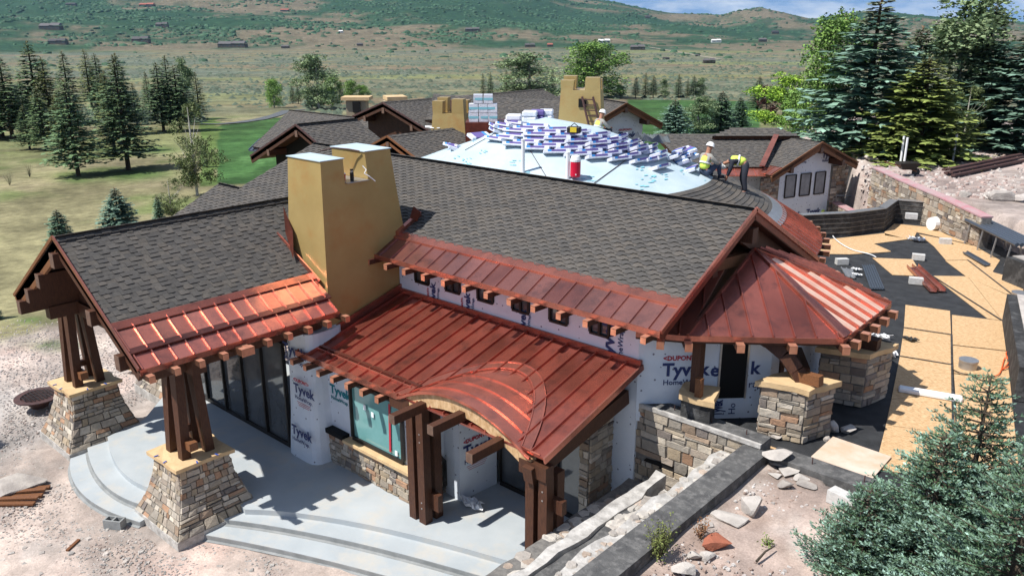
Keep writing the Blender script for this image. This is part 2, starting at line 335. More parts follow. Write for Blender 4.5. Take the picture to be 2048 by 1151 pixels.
def gpath(name,pts,wd,m,label):
    mb=MB(); Q=[]
    for i,p in enumerate(pts):
        P=G(*p,dmin=45); Q.append(P)
    Q0=list(Q)
    for i in range(len(Q)):
        d=(Q0[min(i+1,len(Q)-1)]-Q0[max(i-1,0)])[:2]; d/=np.linalg.norm(d)+1e-9; n=np.array([-d[1],d[0]])*wd/2
        Q[i]=(V3([Q[i][0]-n[0],Q[i][1]-n[1],tz(*(Q[i][:2]-n))+.12]),V3([Q[i][0]+n[0],Q[i][1]+n[1],tz(*(Q[i][:2]+n))+.12]))
    for a,b in zip(Q,Q[1:]): mb.poly([a[0],b[0],b[1],a[1]])
    mb.build(name,m,None,label=label,cat='path',kind='structure')
m_path=mat('asphalt_path',(.11,.12,.13),(.08,.085,.09),3,.9)
gpath('cart_path',[(400,249),(440,249),(480,246),(520,240),(550,232),(575,222),(640,219)],2.6,m_path,'narrow asphalt cart path beside the golf green')
m_trail=mat('dirt_road',(.32,.28,.22),(.25,.22,.17),1,.95)
gpath('dirt_road',[(1300,95),(1350,103),(1400,112),(1440,118)],7,m_trail,'pale dirt road running across the valley floor')

# ------------------------------------------------------------ surface builders
def clipint(P2,t):
    xs=[]
    n=len(P2)
    for i in range(n):
        a=P2[i];b=P2[(i+1)%n]
        if (a[1]-t)*(b[1]-t)<0: xs.append(a[0]+(b[0]-a[0])*(t-a[1])/(b[1]-a[1]))
    xs.sort(); return xs
def frame(poly):
    P=[V3(p) for p in poly]; n=np.zeros(3)
    for i in range(len(P)): n+=np.cross(P[i],P[(i+1)%len(P)])
    n/=np.linalg.norm(n); n=n if n[2]>0 else -n
    e=np.cross((0,0,1.),n); e/=np.linalg.norm(e); up=np.cross(n,e)
    if up[2]<0: up=-up
    o=P[0]; return P,n,e,up,o,[(float((p-o)@e),float((p-o)@up)) for p in P]
SHC=[(.098,.091,.084),(.086,.081,.076),(.112,.101,.090),(.074,.071,.069),(.122,.107,.092)]
def shingle_rows(mb,poly,exp=.145,style='dash',seed=1,bright=1.):
    r=random.Random(seed); P,n,e,up,o,Q=frame(poly)
    t0=min(q[1] for q in Q);t1=max(q[1] for q in Q)
    k=0;t=t0
    W=lambda s,t,h:o+e*s+up*t+n*h
    def tab(sa,sb,ta,tb,te,h,c,drop=0):
        A=W(sa,ta,h);B=W(sb,tb,h);Cc=W(sb,te,.006);D=W(sa,te,.006)
        mb.poly([A,B,Cc,D],c); mb.poly([W(sa,ta,0),W(sb,tb,0),B,A],tuple(x*.3 for x in c))  # riser colour darkened to paint the shadow line under each tab
        return h
    while t<t1:
        xs=clipint(Q,min(t+exp*.5,t1-1e-3))
        if len(xs)>=2:
            s0,s1=xs[0],xs[-1]; s=s0; i=0
            if style=='dash':
                s+=r.uniform(-.25,0)
                while s<s1:
                    wd=r.uniform(.14,.26); a=max(s,s0);b=min(s+wd,s1)
                    if b>a:
                        c=r.choice(SHC); f=r.uniform(.9,1.06)*bright; c=tuple((x*.6+.4*y)*f for x,y in zip(c,SHC[0])); th=i%2==0
                        dr=.014 if th else 0.
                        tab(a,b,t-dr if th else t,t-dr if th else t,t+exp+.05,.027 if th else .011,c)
                        if th:
                            for q in (a,b): mb.poly([W(q,t-dr,0),W(q,t-dr,.026),W(q,t+exp,.008),W(q,t+exp,0)],tuple(x*.4 for x in c))  # tab sides darkened too, shade put into the colour
                    s+=wd;i+=1
            else:
                s=s0-(k*.16)%.34-.34
                while s<s1:
                    c=r.choice(SHC); f=r.uniform(.9,1.06)*bright; c=tuple((x*.6+.4*y)*f for x,y in zip(c,SHC[0]))
                    for (da,db,ta,tb) in ((0,.11,0,0),(.11,.17,0,.06),(.17,.28,.06,.06),(.28,.34,.06,0)):
                        a=s+da;b=s+db
                        if b<=s0 or a>=s1: continue
                        a=max(a,s0);b=min(b,s1)
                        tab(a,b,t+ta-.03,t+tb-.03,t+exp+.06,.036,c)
                    s+=.34
        t+=exp;k+=1
def seams(mb,poly,sp=.42,h=.035,w=.035,thick=.05,c=None,seed=2,base=True,off=0.,skip=None):
    r=random.Random(seed); P,n,e,up,o,Q=frame(poly)
    Qs=[(b,a) for a,b in Q]
    s0=min(q[0] for q in Q);s1=max(q[0] for q in Q); s=s0+.02+off; W=lambda s,t,h:o+e*s+up*t+n*h
    cuts=[s0]
    while s<s1:
        ys=clipint(Qs,s)
        if len(ys)>=2 and ys[-1]-ys[0]>.05:
            a,b=ys[0],ys[-1]; k=[W(s-w/2,a,0),W(s+w/2,a,0),W(s+w/2,b,0),W(s-w/2,b,0)]
            mb.hexa(k,[W(s-w/4,a+.01,h),W(s+w/4,a+.01,h),W(s+w/4,b,h),W(s-w/4,b,h)],tuple(x*1.15 for x in (c or (1,1,1))))
            cuts.append(s)
        s+=sp
    cuts.append(s1)
    # pans, each with its own tarnish
    for a,b in zip(cuts,cuts[1:]):
        if b-a<.02: continue
        f=r.uniform(.78,1.18); g_=r.uniform(.92,1.06); c_=c or (1,1,1); k=(f*c_[0],f*c_[1]*g_,f*c_[2]*g_)
        pts=clip_poly(clip_poly(Q,a,1),b,-1)
        if len(pts)>2: mb.prism([W(x,y,0) for x,y in pts],-n*thick,k)
def clip_poly(Q,s,sg):
    out=[];n=len(Q)
    for i in range(n):
        a=Q[i];b=Q[(i+1)%n]; ia=(a[0]-s)*sg>=-1e-9; ib=(b[0]-s)*sg>=-1e-9
        if ia: out.append(a)
        if ia!=ib:
            t=(s-a[0])/(b[0]-a[0]); out.append((s,a[1]+(b[1]-a[1])*t))
    return out
STC=[(.33,.28,.215),(.38,.33,.265),(.44,.39,.32),(.26,.225,.185),(.30,.225,.165),(.37,.23,.15),(.19,.165,.15),(.50,.45,.38),(.31,.28,.24),(.37,.30,.215),(.40,.35,.29),(.34,.29,.24)]
def ashlar(mb,fn,W,Hh,seed=1,s=.30,prot=.035,hole=None,pal=STC,jit=.022):
    """blocks over patch fn(s,t)->point, s in metres 0..W, t 0..Hh"""
    r=random.Random(seed); t=0.
    while t<Hh-.02:
        hh=min(r.uniform(.42,1.05)*s*.66,Hh-t)
        if Hh-t-hh<.06: hh=Hh-t
        x=0.
        while x<W-.02:
            ww=min(r.uniform(.6,1.7)*s*.95,W-x)
            if W-x-ww<.08: ww=W-x
            cells=[(x,x+ww,t,t+hh)]
            if r.random()<.22 and ww>.2 and hh>.12: m=c=0; m=t+hh*r.uniform(.35,.65); cells=[(x,x+ww,t,m),(x,x+ww,m,t+hh)]
            elif r.random()<.25 and ww>.25: m=x+ww*r.uniform(.4,.6); cells=[(x,m,t,t+hh),(m,x+ww,t,t+hh)]
            for a,b,c,d in cells:
                if hole and hole(.5*(a+b),.5*(c+d)): continue
                g=.008; e=.01; kf=r.uniform(.78,1.15); k=tuple(q*kf for q in r.choice(pal)); p=prot*r.uniform(.5,1.3)
                J=lambda:r.uniform(-jit,jit)
                cs=[(a+g,c+g),(b-g,c+g),(b-g,d-g),(a+g,d-g)]
                P0=[V3(fn(u,v)) for u,v in cs]
                nn=np.cross(P0[1]-P0[0],P0[3]-P0[0]); nn/=np.linalg.norm(nn)+1e-9
                m=(P0[0]+P0[2])/2
                T=[q+(m-q)*.07+nn*(p+J()*.6)+np.array([J(),J(),J()])*.5 for q in P0]
                mb.hexa(P0,T,k)
            x+=ww
        t+=hh
def wallpatch(o,d,Hh):  # vertical wall starting at o in horizontal direction d
    o=V3(o);d=V3(d)
    return lambda s,t:o+d*s+np.array([0,0,t])

# ============================================================ THE HOUSE
house=thing('unfinished_house',(-17,17,0),'large house under construction with dark shingle roofs, copper eaves and printed white wall wrap','house')
hp=house
def deck(poly,th=.22,name='roof_deck',m=None,c=None):
    P,n,e,up,o,Q=frame(poly); return MB().prism([p-n*.012 for p in P],-n*th).build(name,m or m_deckwood,hp)
def roof(poly,style='dash',exp=.145,seed=1,th=.2,bright=1.,name='shingle_roof'):
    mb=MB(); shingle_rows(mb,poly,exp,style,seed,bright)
    P,n,e,up,o,Q=frame(poly); mb.prism([p-n*.001 for p in P],-n*.012,(.03,.03,.03))
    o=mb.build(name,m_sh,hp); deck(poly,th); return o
def cap(p,q,w=.3,th=.03,up=(0,0,1),name='ridge_cap',seg=.2,seed=5):
    p=V3(p);q=V3(q);L=np.linalg.norm(q-p);n=max(1,int(L/seg));mb=MB();r=random.Random(seed)
    for i in range(n):
        a=p+(q-p)*i/n;b=p+(q-p)*(i+1.08)/n; f=r.uniform(.75,1.05)
        d=(q-p)/L; sd=np.cross(d,up); sd/=np.linalg.norm(sd)
        c=tuple(x*f for x in SHC[i%3]); h=np.array([0,0,th+.012*(i%2)]); dn=np.array([0,0,-w*.22])
        mb.hexa([a-sd*w/2+dn,b-sd*w/2+dn,b,a],[a-sd*w/2+dn+h,b-sd*w/2+dn+h,b+h,a+h],c)
        mb.hexa([a,b,b+sd*w/2+dn,a+sd*w/2+dn],[a+h,b+h,b+sd*w/2+dn+h,a+sd*w/2+dn+h],c)
    return mb.build(name,m_sh,hp)
def gable(ap,dirv,L,wl,wr,drop,style='dash',seed=1,exp=.15,copper=False,wall=True,wallmat=None,over=1.,beams=True,back=True,bright=1.,trim=m_copd,fascia=m_wood,sides=(1,1),wallz=0.,bm=None,inset_w=.8):
    """ap apex at the gable end, dirv horizontal unit into the building, wl/wr half widths to the left/right seen from outside"""
    ap=V3(ap); d=V3([*dirv,0]); rt=np.array([dirv[1],-dirv[0],0.])   # right, seen from outside looking in
    out={}
    for k,(sgn,wd) in enumerate(((-1,wl),(1,wr))):
        if not sides[k]: continue
        e=ap+rt*sgn*wd; e[2]-=drop*wd/max(wl,wr) if wl!=wr else drop
        poly=[e,e+d*L,ap+d*L,ap] if sgn<0 else [ap,ap+d*L,e+d*L,e]
        if copper:
            f=.22; c1=e+(ap-e)*f; pc=[e,e+d*L,c1+d*L,c1]; ps=[c1,c1+d*L,ap+d*L,ap]
            roof(ps,style,exp,seed+k,bright=bright); mb=MB(); seams(mb,pc,seed=seed,thick=.04); mb.build('copper_roof',m_cop,hp); deck(pc,.16)
        else: roof(poly,style,exp,seed+k,bright=bright)
        # rake trim and fascia
        o1=-d*.03
        MB().beam(e+o1+(0,0,.01),ap+o1+(0,0,.01),.05,.09).build('rake_trim',trim,hp)
        MB().beam(e+d*.04-(0,0,.22),ap+d*.04-(0,0,.22),.08,.3).build('rake_board',fascia,hp)
        out[sgn]=e
    cap(ap+(0,0,.01),ap+d*L+(0,0,.01))
    if wall:
        g=ap+d*over; s=drop/max(wl,wr); wl2,wr2=wl-inset_w,wr-inset_w
        pts=[g-rt*wl2+(0,0,-s*wl2-.25),g+(0,0,-.25),g+rt*wr2+(0,0,-s*wr2-.25),
             V3([*(g+rt*wr2)[:2],wallz]),V3([*(g-rt*wl2)[:2],wallz])]
        MB().prism(pts[::-1],d*.2).build('gable_wall',wallmat or m_black,hp)
    if beams:
        s=drop/max(wl,wr)
        for q in (0,-.6,.6):
            wd=wr if q>0 else wl
            c=ap+rt*q*wd; c[2]-=s*abs(q)*wd+.42
            b=MB().beam(c-d*.03,c+d*(over+.1),.2,.3).build('outlooker_beam',bm or m_wood,hp)
            MB().beam(c-d*.045,c-d*.03,.205,.305).build('end_grain',m_woodend,b)
    return out
def bands(p,q,n): return [V3(p)+(V3(q)-V3(p))*i/(n-1) for i in range(n)]
def tail(p,dv,l=.5,w=.11,h=.13,m=m_wood,caps=True):
    p=V3(p);dv=V3(dv); p=p+dv*.2; o=MB().beam(p-dv*l,p,w,h).build('rafter_tail',m,hp)
    if caps: MB().beam(p-dv*.16+(0,0,h/2+.008),p+dv*.012+(0,0,h/2+.008),w+.02,.016).beam(p+dv*.004,p+dv*.012,w+.02,h+.02).build('copper_cap',m_copm,o)
    return o
def window(p0,dv,w,h,m=m_glass,n=1,fr=.05,name='window',nv=None,depth=.06,panename='pane'):
    """p0 lower left corner on wall, dv horizontal dir; frame + panes"""
    p0=V3(p0);dv=V3([*dv,0]) if len(dv)==2 else V3(dv); nn=np.array([dv[1],-dv[0],0]); mb=MB(); up=np.array([0,0,1.])
    mb2=MB()
    for a,b in ((p0,p0+dv*w),(p0+up*h,p0+dv*w+up*h)): mb.beam(a+nn*.02,b+nn*.02,depth,fr)
    for i in range(n+1):
        a=p0+dv*w*i/n; mb.beam(a+nn*.02+up*fr/2,a+nn*.02+up*(h-fr/2),fr,depth,up=(dv[0],dv[1],0))
    mb2.prism([p0-nn*.01,p0+dv*w-nn*.01,p0+dv*w+up*h-nn*.01,p0+up*h-nn*.01],-nn*.02)
    f=mb.build(name,m_frame,hp); mb2.build(panename,m,f); return f

# ---- main roof M
mE=5.19; ms=lambda u,v:(u,v,mE+.5*(v-13.5))
uR=-8.1
roof([ms(-27.05,12.4),ms(-17.3,12.4),ms(-17.3,14.40),ms(uR,14.40),ms(uR,17.29),ms(-24.9,17.29),ms(-25.6,14.65),ms(-26.95,14.65)],'zig',.125,11)
mr=lambda u,v:(u,v,7.085-.5*(v-17.29))
roof([mr(-24.9,17.29),mr(uR,17.29),mr(uR,21.3),mr(-24.9,21.3)],'zig',.2,12)
roof([(-26.95,14.65,5.765),(-25.6,14.65,5.765),(-25.6,17.2,4.5),(-26.95,17.2,4.5)],'dash',.2,13)
cap(ms(uR,17.29),ms(-24.9,17.29)); cap(ms(-26.95,14.66),ms(-25.6,14.66))
cap(ms(-25.6,14.65),ms(-24.9,17.29),w=.2); cap(ms(-27.05,12.4),ms(-26.95,14.65),w=.2)
MB().prism([(-24.95,13.2,4.8),(-24.95,17.29,6.85),(-24.95,21.2,4.9),(-24.95,21.2,0),(-24.95,13.2,0)],(.2,0,0)).build('gable_wall',m_deckwood,hp)
# copper eave band of main roof
mb=MB(); seams(mb,[ms(-17.35,13.5),ms(uR,13.5),ms(uR,14.27),ms(-17.35,14.27)],sp=.47,thick=.05,c=(.72,.82,.95))
mb.prism([ms(-17.35,14.2),ms(uR,14.2),ms(uR,14.42),ms(-17.35,14.42)],(0,0,.035),(.9,.85,.85))
mb.beam((-17.35,13.49,mE-.04),(uR,13.49,mE-.04),.04,.13)
mb.beam((-17.35,14.19,mE+.36),(uR,14.19,mE+.36),.03,.06,(1.3,1.2,1.2))
mb.build('copper_roof',m_cop,hp); deck([ms(-17.35,13.55),ms(uR,13.55),ms(uR,14.3),ms(-17.35,14.3)],.12)
for i in range(13):
    u=-17.05+i*.725; tail((u,13.47,mE-.16),(0,-1,0),.9)
for u in (uR+.02,):
    MB().beam((u,13.48,mE+.02),(u,17.3,7.11),.05,.10).beam((u,17.28,7.11),(u,21.3,mr(0,21.3)[2]+.02),.05,.10).build('rake_trim',m_copglare if 0 else m_cop,hp)
    for p,q in (((u-.05,13.5,mE-.25),(u-.05,17.29,6.84)),((u-.05,17.29,6.84),(u-.05,21.3,4.85))):
        MB().beam(V3(p)+(0,0,.12),V3(q)+(0,0,.12),.08,.16).build('rake_board',m_copd,hp)
# gable end truss and recess of M
MB().prism([(-9.1,14.4,5.3),(-9.1,17.29,6.75),(-9.1,20.8,5.0),(-9.1,20.8,4.6),(-9.1,14.4,4.6)],(-.2,0,0)).build('gable_wall',m_deckwood,hp)
for (p,q,w_,h_,m_) in (((-8.55,15.9,5.95),(-8.55,19.6,5.62),.2,.26,m_wlight),((-8.45,16.95,6.72),(-8.45,20.6,4.95),.16,.5,m_wood),((-9.0,17.29,6.5),(-8.05,17.29,6.5),.26,.34,m_wood),((-9.0,19.9,5.25),(-8.0,19.9,5.25),.22,.3,m_wood),((-9.,16.0,5.9),(-8.3,16.0,5.9),.22,.3,m_wood)):
    MB().beam(p,q,w_,h_).build('gable_timber',m_,hp)
# clerestory wall
cw=MB().prism([(-17,14.3,3.6),(-9.1,14.3,3.6),(-9.1,14.3,5.5),(-17,14.3,5.5)],(0,.2,0)).build('wrapped_wall',m_wrap,hp)
cw2=MB().prism([(-9.1,14.3,2.62),(-9.1,14.3,4.86),(-7.0,16.42,5.0),(-7.0,16.42,2.62)][::-1],(-.14,.14,0)).prism([(-7.0,16.42,2.62),(-7.0,16.42,5.0),(-7.0,19.8,5.0),(-7.0,19.8,2.62)][::-1],(-.2,0,0)).build('wrapped_wall',m_wrap,hp)
MB().box((-10.3,14.38,1.9),(2.4,.12,4.)).build('wrapped_wall',m_wrap,hp)
for i in range(6):
    p=-16.3+i*1.18
    window((p,14.285,4.42),(1,0),.52,.42,m_glass,2,.05)
    MB().beam((p-.05,14.28,4.36),(p-.05,14.28,4.9),.05,.01).beam((p+.57,14.28,4.2),(p+.57,14.28,4.9),.05,.01).build('tape_strip',m_red if i%2 else m_wraptape,hp)
def tyvek(p,right,up,s,parts='DTH',m=m_ink,th=.03,sx=1.):
    p=V3(p);r=V3(right);r/=np.linalg.norm(r);u=V3(up);u/=np.linalg.norm(u)
    if 'D' in parts: text('◂DUPONT▸'.replace('◂','<').replace('▸','>'),p+u*s*.86,r,u,s*.36,m_red,hp,thick=.03,sx=sx)
    if 'T' in parts: text('Tyvek',p,r,u,s,m,hp,thick=th,sx=sx)
    if 'H' in parts: text('HomeWrap.',p-u*s*.52+r*.02,r,u,s*.42,m,hp,thick=.01,sx=sx)
    if 'L' in parts:
        for k in range(3): MB().beam(p-u*s*(.75+.13*k)+r*s*(.25+.08*k),p-u*s*(.75+.13*k)+r*s*(1.9-.1*k),.004,.012,up=tuple(u)).build('lettering',m_red,hp)
for u_,pt in ((-15.55,'DTH'),(-14.25,'DTH'),(-12.35,'TH')): tyvek((u_,14.3,3.78),(0,0,1),(-1,0,0),.29,pt)
tyvek((-9.75,14.3,3.75),(0,0,1),(-1,0,0),.46,'TH')
# ---- chimney of M
def frust(mb,base,top,z0,z1,c=None):
    mb.hexa([(*p,z0) for p in base],[(*p,z1) for p in top],c)
ch=thing  # alias unused
cz=3.0
def taperc(z):   # rectangle (u0,u1,v0,v1) of the chimney at height z
    t=(z-3.)/(7.85-3.)
    return -18.85+.38*t,-17.0-.06*t,11.86+.12*t,15.0-.80*t
def rect(z): a,b,c,d=taperc(z); return [(a,c),(b,c),(b,d),(a,d)]
mb=MB(); frust(mb,rect(2.9),rect(7.22),2.9,7.22)
a,b,c,d=taperc(7.22); A,B,Cc,D=taperc(7.85)
frust(mb,[(a,c),(b,c),(b,12.68),(a,12.68)],[(A,Cc),(B,Cc),(B,12.66),(A,12.66)],7.22,7.85)
frust(mb,[(a,13.42),(b,13.42),(b,d),(a,d)],[(A,13.36),(B,13.36),(B,D),(A,D)],7.22,7.95)
chm=mb.build('chimney',m_gold,hp)
MB().prism([(A-.03,Cc-.03,7.875),(B+.03,Cc-.03,7.875),(B+.03,12.69,7.875),(A-.03,12.69,7.875)],(0,0,-.02)).prism([(A-.03,13.33,7.975),(B+.03,13.33,7.975),(B+.03,D+.03,7.975),(A-.03,D+.03,7.975)],(0,0,-.02)).build('top_membrane',m_mem,chm)
MB().prism([(a,12.7,7.245),(b+.08,12.7,7.245),(b+.08,13.40,7.245),(a,13.40,7.245)],(0,0,-.02)).build('metal_tray',m_metal,chm)
# copper aprons around the chimney
MB().prism([ms(-17.04,14.25),ms(-16.9,14.25),ms(-16.9,15.1),ms(-17.04,15.1)],(0,0,.14)).build('flashing',m_cop,hp)
MB().beam((-16.95,11.75,3.42),(-16.95,14.35,4.12),.05,.2).build('flashing',m_cop,hp); MB().beam((-19.0,11.8,5.75),(-17.2,11.8,4.78),.04,.14).build('flashing',m_cop,hp)
MB().poly([(-18.9,12.0,5.78),(-18.0,11.6,5.25),(-18.3,11.85,5.95),(-18.9,12.0,6.5)]).build('membrane_scrap',m_copd,hp)
MB().prism([(-17.0,14.75,6.0),(-16.7,14.75,5.95),(-16.68,14.85,6.2),(-17.0,14.9,6.3)],(0,.02,0)).build('membrane_scrap',m_copd,hp)
# ---- left wing L
lz=lambda u:6.4-.61*abs(u+20.05)
gL=6.68
roof([(-17.43,gL,lz(-17.43)),(-17.43,14.0,lz(-17.43)),(-20.05,16,6.4),(-20.05,gL,6.4)],'dash',.135,21,bright=.92)
roof([(-20.05,gL,6.4),(-20.05,16,6.4),(-23.55,16,lz(-23.55)),(-23.55,gL,lz(-23.55))],'dash',.2,22)
cap((-20.05,gL,6.41),(-20.05,15.8,6.41),w=.34)
mb=MB(); lc=lambda u,v,dz=0:(u,v,lz(u)+dz)
seams(mb,[lc(-16.85,gL),lc(-16.85,11.85),lc(-17.47,11.85),lc(-17.47,gL)],sp=.385,thick=.05,seed=3,c=(1.35,1.3,1.3),h=.05)
seams(mb,[lc(-16.45,gL,-.05),lc(-16.45,11.8,-.05),lc(-16.86,11.8,-.05),lc(-16.86,gL,-.05)],sp=.385,thick=.05,seed=4,c=(1.3,1.2,1.25),off=.05,h=.045)
mb.prism([lc(-17.40,gL,.03),lc(-17.40,11.85,.03),lc(-17.58,11.85,.03),lc(-17.58,gL,.03)],(0,0,.02),(.8,.7,.7))
mb.prism([lc(-16.80,gL,.01),lc(-16.80,11.85,.01),lc(-16.92,11.85,.01),lc(-16.92,gL,.01)],(0,0,.02),(.45,.45,.5))
mb.beam((-16.44,gL,lz(-16.45)-.1),(-16.44,11.8,lz(-16.45)-.1),.04,.13)
mb.build('copper_roof',m_cop,hp); deck([lc(-16.55,gL,-.12),lc(-16.55,11.8,-.12),lc(-17.5,11.8,-.12),lc(-17.5,gL,-.12)],.1)
for i in range(10):
    tail((-16.36,gL+.12+i*.56,lz(-16.45)-.2),(1,0,0),.8)
tail((-16.3,9.0,lz(-16.45)-.22),(1,0,0),.9,w=.3,h=.16)
MB().beam((-16.42,gL-.03,lz(-16.42)+.02),(-20.05,gL-.03,6.45),.04,.08).build('rake_trim',m_cop,hp)
MB().beam((-20.05,gL-.03,6.45),(-23.55,gL-.03,lz(-23.55)+.03),.04,.08).build('rake_trim',m_wlight,hp)
MB().beam((-16.5,gL+.04,lz(-16.5)-.22),(-20.05,gL+.04,6.18),.08,.3).build('rake_board',m_wood,hp)
MB().beam((-20.05,gL+.04,6.18),(-23.55,gL+.04,lz(-23.55)-.2),.08,.34).build('rake_board',m_wlight,hp)
for x in (-20.05,-21.25,-22.2,-17.2,-18.4,-23.0):
    c=(x,gL-.12,lz(x)-.5); b=MB().beam(c,(x,gL+2.2,c[2]),.22,.34).build('outlooker_beam',m_wood,hp); MB().beam((x,gL-.135,c[2]),(x,gL-.12,c[2]),.225,.345).build('end_grain',m_woodend,b)
# deep gable fill (dark ceiling wall) set back
MB().prism([(-23.2,8.0,4.25),(-20.05,8.0,6.05),(-16.9,8.0,4.3),(-16.9,8.0,3.85),(-23.2,8.0,3.85)],(0,.3,0)).build('gable_wall',m_deckwood,hp)
MB().beam((-23.3,8.1,3.75),(-16.7,8.1,3.75),.35,.38).build('tie_beam',m_wood,hp)
MB().beam((-17.1,7.2,3.8),(-17.1,11.6,3.8),.3,.34).build('tie_beam',m_wood,hp)
MB().beam((-23.0,7.2,3.8),(-23.0,11.6,3.8),.3,.34).build('tie_beam',m_wood,hp)
# ---- battered stone piers with post clusters
def pier(cx,cy,zt,half_t=.62,half_b=1.06,zb=-.42,seed=1,posts=True,ptop=3.75):
    g=bpy.data.objects.new('stone_pier',None)
    N=10
    def hw(t): s=1-t; return half_t+(half_b-half_t)*(s**1.9)
    Hh=zt-zb-.22
    core=MB()
    for i in range(N):
        t0,t1=i/N,(i+1)/N; a=hw(t0)-.02;b=hw(t1)-.02; z0,z1=zb+.22+Hh*t0,zb+.22+Hh*t1
        core.hexa([(cx-a,cy-a,z0),(cx+a,cy-a,z0),(cx+a,cy+a,z0),(cx-a,cy+a,z0)],[(cx-b,cy-b,z1),(cx+b,cy-b,z1),(cx+b,cy+b,z1),(cx-b,cy+b,z1)])
    po=core.build('stone_pier',m_mortar,hp)
    for k,(sx_,sy_,ax) in enumerate(((0,-1,0),(1,0,1),(0,1,0),(-1,0,1))):
        def fn(s,t,k=k):
            h=hw(min(t/Hh,1)); f=(s/2-.5)*2*h   # s in 0..2
            if k==0: return (cx+f,cy-h,zb+.22+t)
            if k==1: return (cx+h,cy+f,zb+.22+t)
            if k==2: return (cx-f,cy+h,zb+.22+t)
            return (cx-h,cy-f,zb+.22+t)
        mb=MB(); ashlar(mb,fn,2.,Hh,seed*7+k,s=.34 if k else .27,prot=.04 if k else .015)
        mb.build('stone_facing',m_stone,po)
    a=half_b+.02; MB().box((cx,cy,zb+.08),(2*a,2*a,.3)).build('footing_edge',m_white,po)
    r=random.Random(seed); b=half_t+.1
    pts=[]
    for i in range(16):
        an=2*math.pi*i/16; k=b/max(abs(math.cos(an)),abs(math.sin(an)))*r.uniform(.96,1.06); pts.append((cx+k*math.cos(an),cy+k*math.sin(an),zt+.05+r.uniform(-.02,.02)))
    m=MB().prism(pts,(0,0,-.09)); m.build('paper_cover',m_paper,po)
    for (x,y) in ((-.4,-1),(.2,-1),(1,-.3),(1,.4)):
        MB().beam((cx+x*b*.92,cy+y*b*.92,zt+.075),(cx+x*b*1.05,cy+y*b*1.05,zt+.062),.03,.012).build('tape_strip',m_tape,po)
    if posts:
        for dx in (-.3,.3):
            for dy in (-.3,.3):
                MB().beam((cx+dx,cy+dy,zt+.02),(cx+dx*.62,cy+dy*.62,ptop),.22,.2,up=(1,0,0),w2=.2,h2=.3).build('post',m_wood,hp)
        MB().beam((cx+.12,cy-.2,zt+.42),(cx+.62,cy-.2,zt+.42),.2,.2).build('brace_block',m_wlight,hp)
        MB().beam((cx-.25,cy-.25,zt+.5),(cx-.25,cy+.5,zt+.5),.14,.16).build('brace_block',m_wood,hp)
    return po
pier(-17.55,8.05,1.32,seed=3); pier(-23.65,8.05,1.32,seed=5); pier(-24.9,11.4,1.1,seed=8,posts=False)
# ---- glazed wall below L and walls under C
window((-23.6,11.12,.06),(1,0),5.5,2.95,m_glass,5,.11,'sliding_glass_door')
MB().box((-20.9,11.22,3.25),(5.6,.14,.45)).build('wall_header',m_deckwood,hp)
MB().prism([(-17.95,11.3,3.0),(-17.95,11.3,4.2),(-17.95,13,4.2),(-17.95,13,3)],(.1,0,0)).build('wall_header',m_wrap,hp)
# wrapped battered column
mb=MB(); prof=[(0,.72),(.35,.70),(1.2,.64),(2.2,.60),(3.6,.58)]
for (z0,h0),(z1,h1) in zip(prof,prof[1:]):
    ring=lambda h,z:[(-17.36+h*.98*math.copysign(abs(math.cos(a))**.45,math.cos(a)),11.62+h*math.copysign(abs(math.sin(a))**.45,math.sin(a)),z) for a in [2*math.pi*(i+.5)/20 for i in range(20)]]
    mb.hexa(ring(h0,z0),ring(h1,z1))
mb.build('wrapped_column',m_wrap,hp,smooth=False)
MB().box((-15.2,11.65,1.5),(3.6,.2,3.)).build('wrapped_wall',m_wrap,hp)
MB().prism([(-17,11.55,3.0),(-13.3,11.55,3.0),(-13.3,14.1,3.0),(-17,14.1,3.0)],(0,0,-.1)).build('porch_ceiling',m_deckwood,hp)
wn=window((-15.75,11.5,.98),(1,0),1.95,1.55,m_glassg,1,.09); MB().box((-14.8,11.52,2.75),(1.95,.08,.28)).build('transom',m_frame,wn)
MB().prism([(-14.32,11.482,1.1),(-14.25,11.482,1.1),(-14.2,11.482,2.4),(-14.27,11.482,2.4)],(0,-.003,0)).build('tape_strip',m_red,wn)
for (x,z) in ((-15.2,2.0),(-14.9,1.9),(-14.05,1.15)): MB().box((x,11.475,z),(.09,.004,.14)).build('window_sticker',m_wraptape,wn)
mb=MB(); MB().box((-15.05,11.52,.42),(3.55,.2,.84)).build('wainscot',m_mortar,hp)
ashlar(mb,wallpatch((-16.82,11.415,0),(1,0,0),1),3.53,.82,31,s=.3); 
ashlar(mb,wallpatch((-13.28,11.42,0),(0,1,0),1),.95,.82,32,s=.3); mb.build('stone_facing',m_stone,hp)
MB().box((-14.6,11.45,.88),(2.7,.34,.08)).build('wainscot_cap',m_paper,hp)
MB().box((-16.4,11.46,.92),(.8,.3,.12)).build('wainscot_cap',m_black,hp)
MB().box((-13.36,11.95,1.9),(.16,.9,2.3)).build('wrapped_wall',m_wrap,hp)
mb=MB().tube([(-13.26,11.5,.75),(-13.24,11.7,1.15),(-13.24,12.1,1.2),(-13.24,12.3,.9),(-13.24,12.3,.25),(-13.24,12.0,.05),(-13.24,11.6,.1)],.06,6); mb.build('loose_membrane_edge',m_dam,hp)
MB().prism([(-13.3,12.35,0),(-12.72,12.3,0),(-12.72,12.3,3.1),(-13.3,12.35,3.1)],(0,.2,0)).prism([(-12.7,12.3,0),(-12.6,13.5,0),(-12.6,13.5,3.4),(-12.7,12.3,3.1)],(-.2,0,0)).build('wrapped_wall',m_wrap,hp)
window((-12.5,13.55,.05),(1,0),2.75,2.7,m_glass,3,.1,'sliding_glass_door')
MB().box((-11.2,13.65,3.2),(3.0,.16,.9)).build('wall_header',m_deckwood,hp)
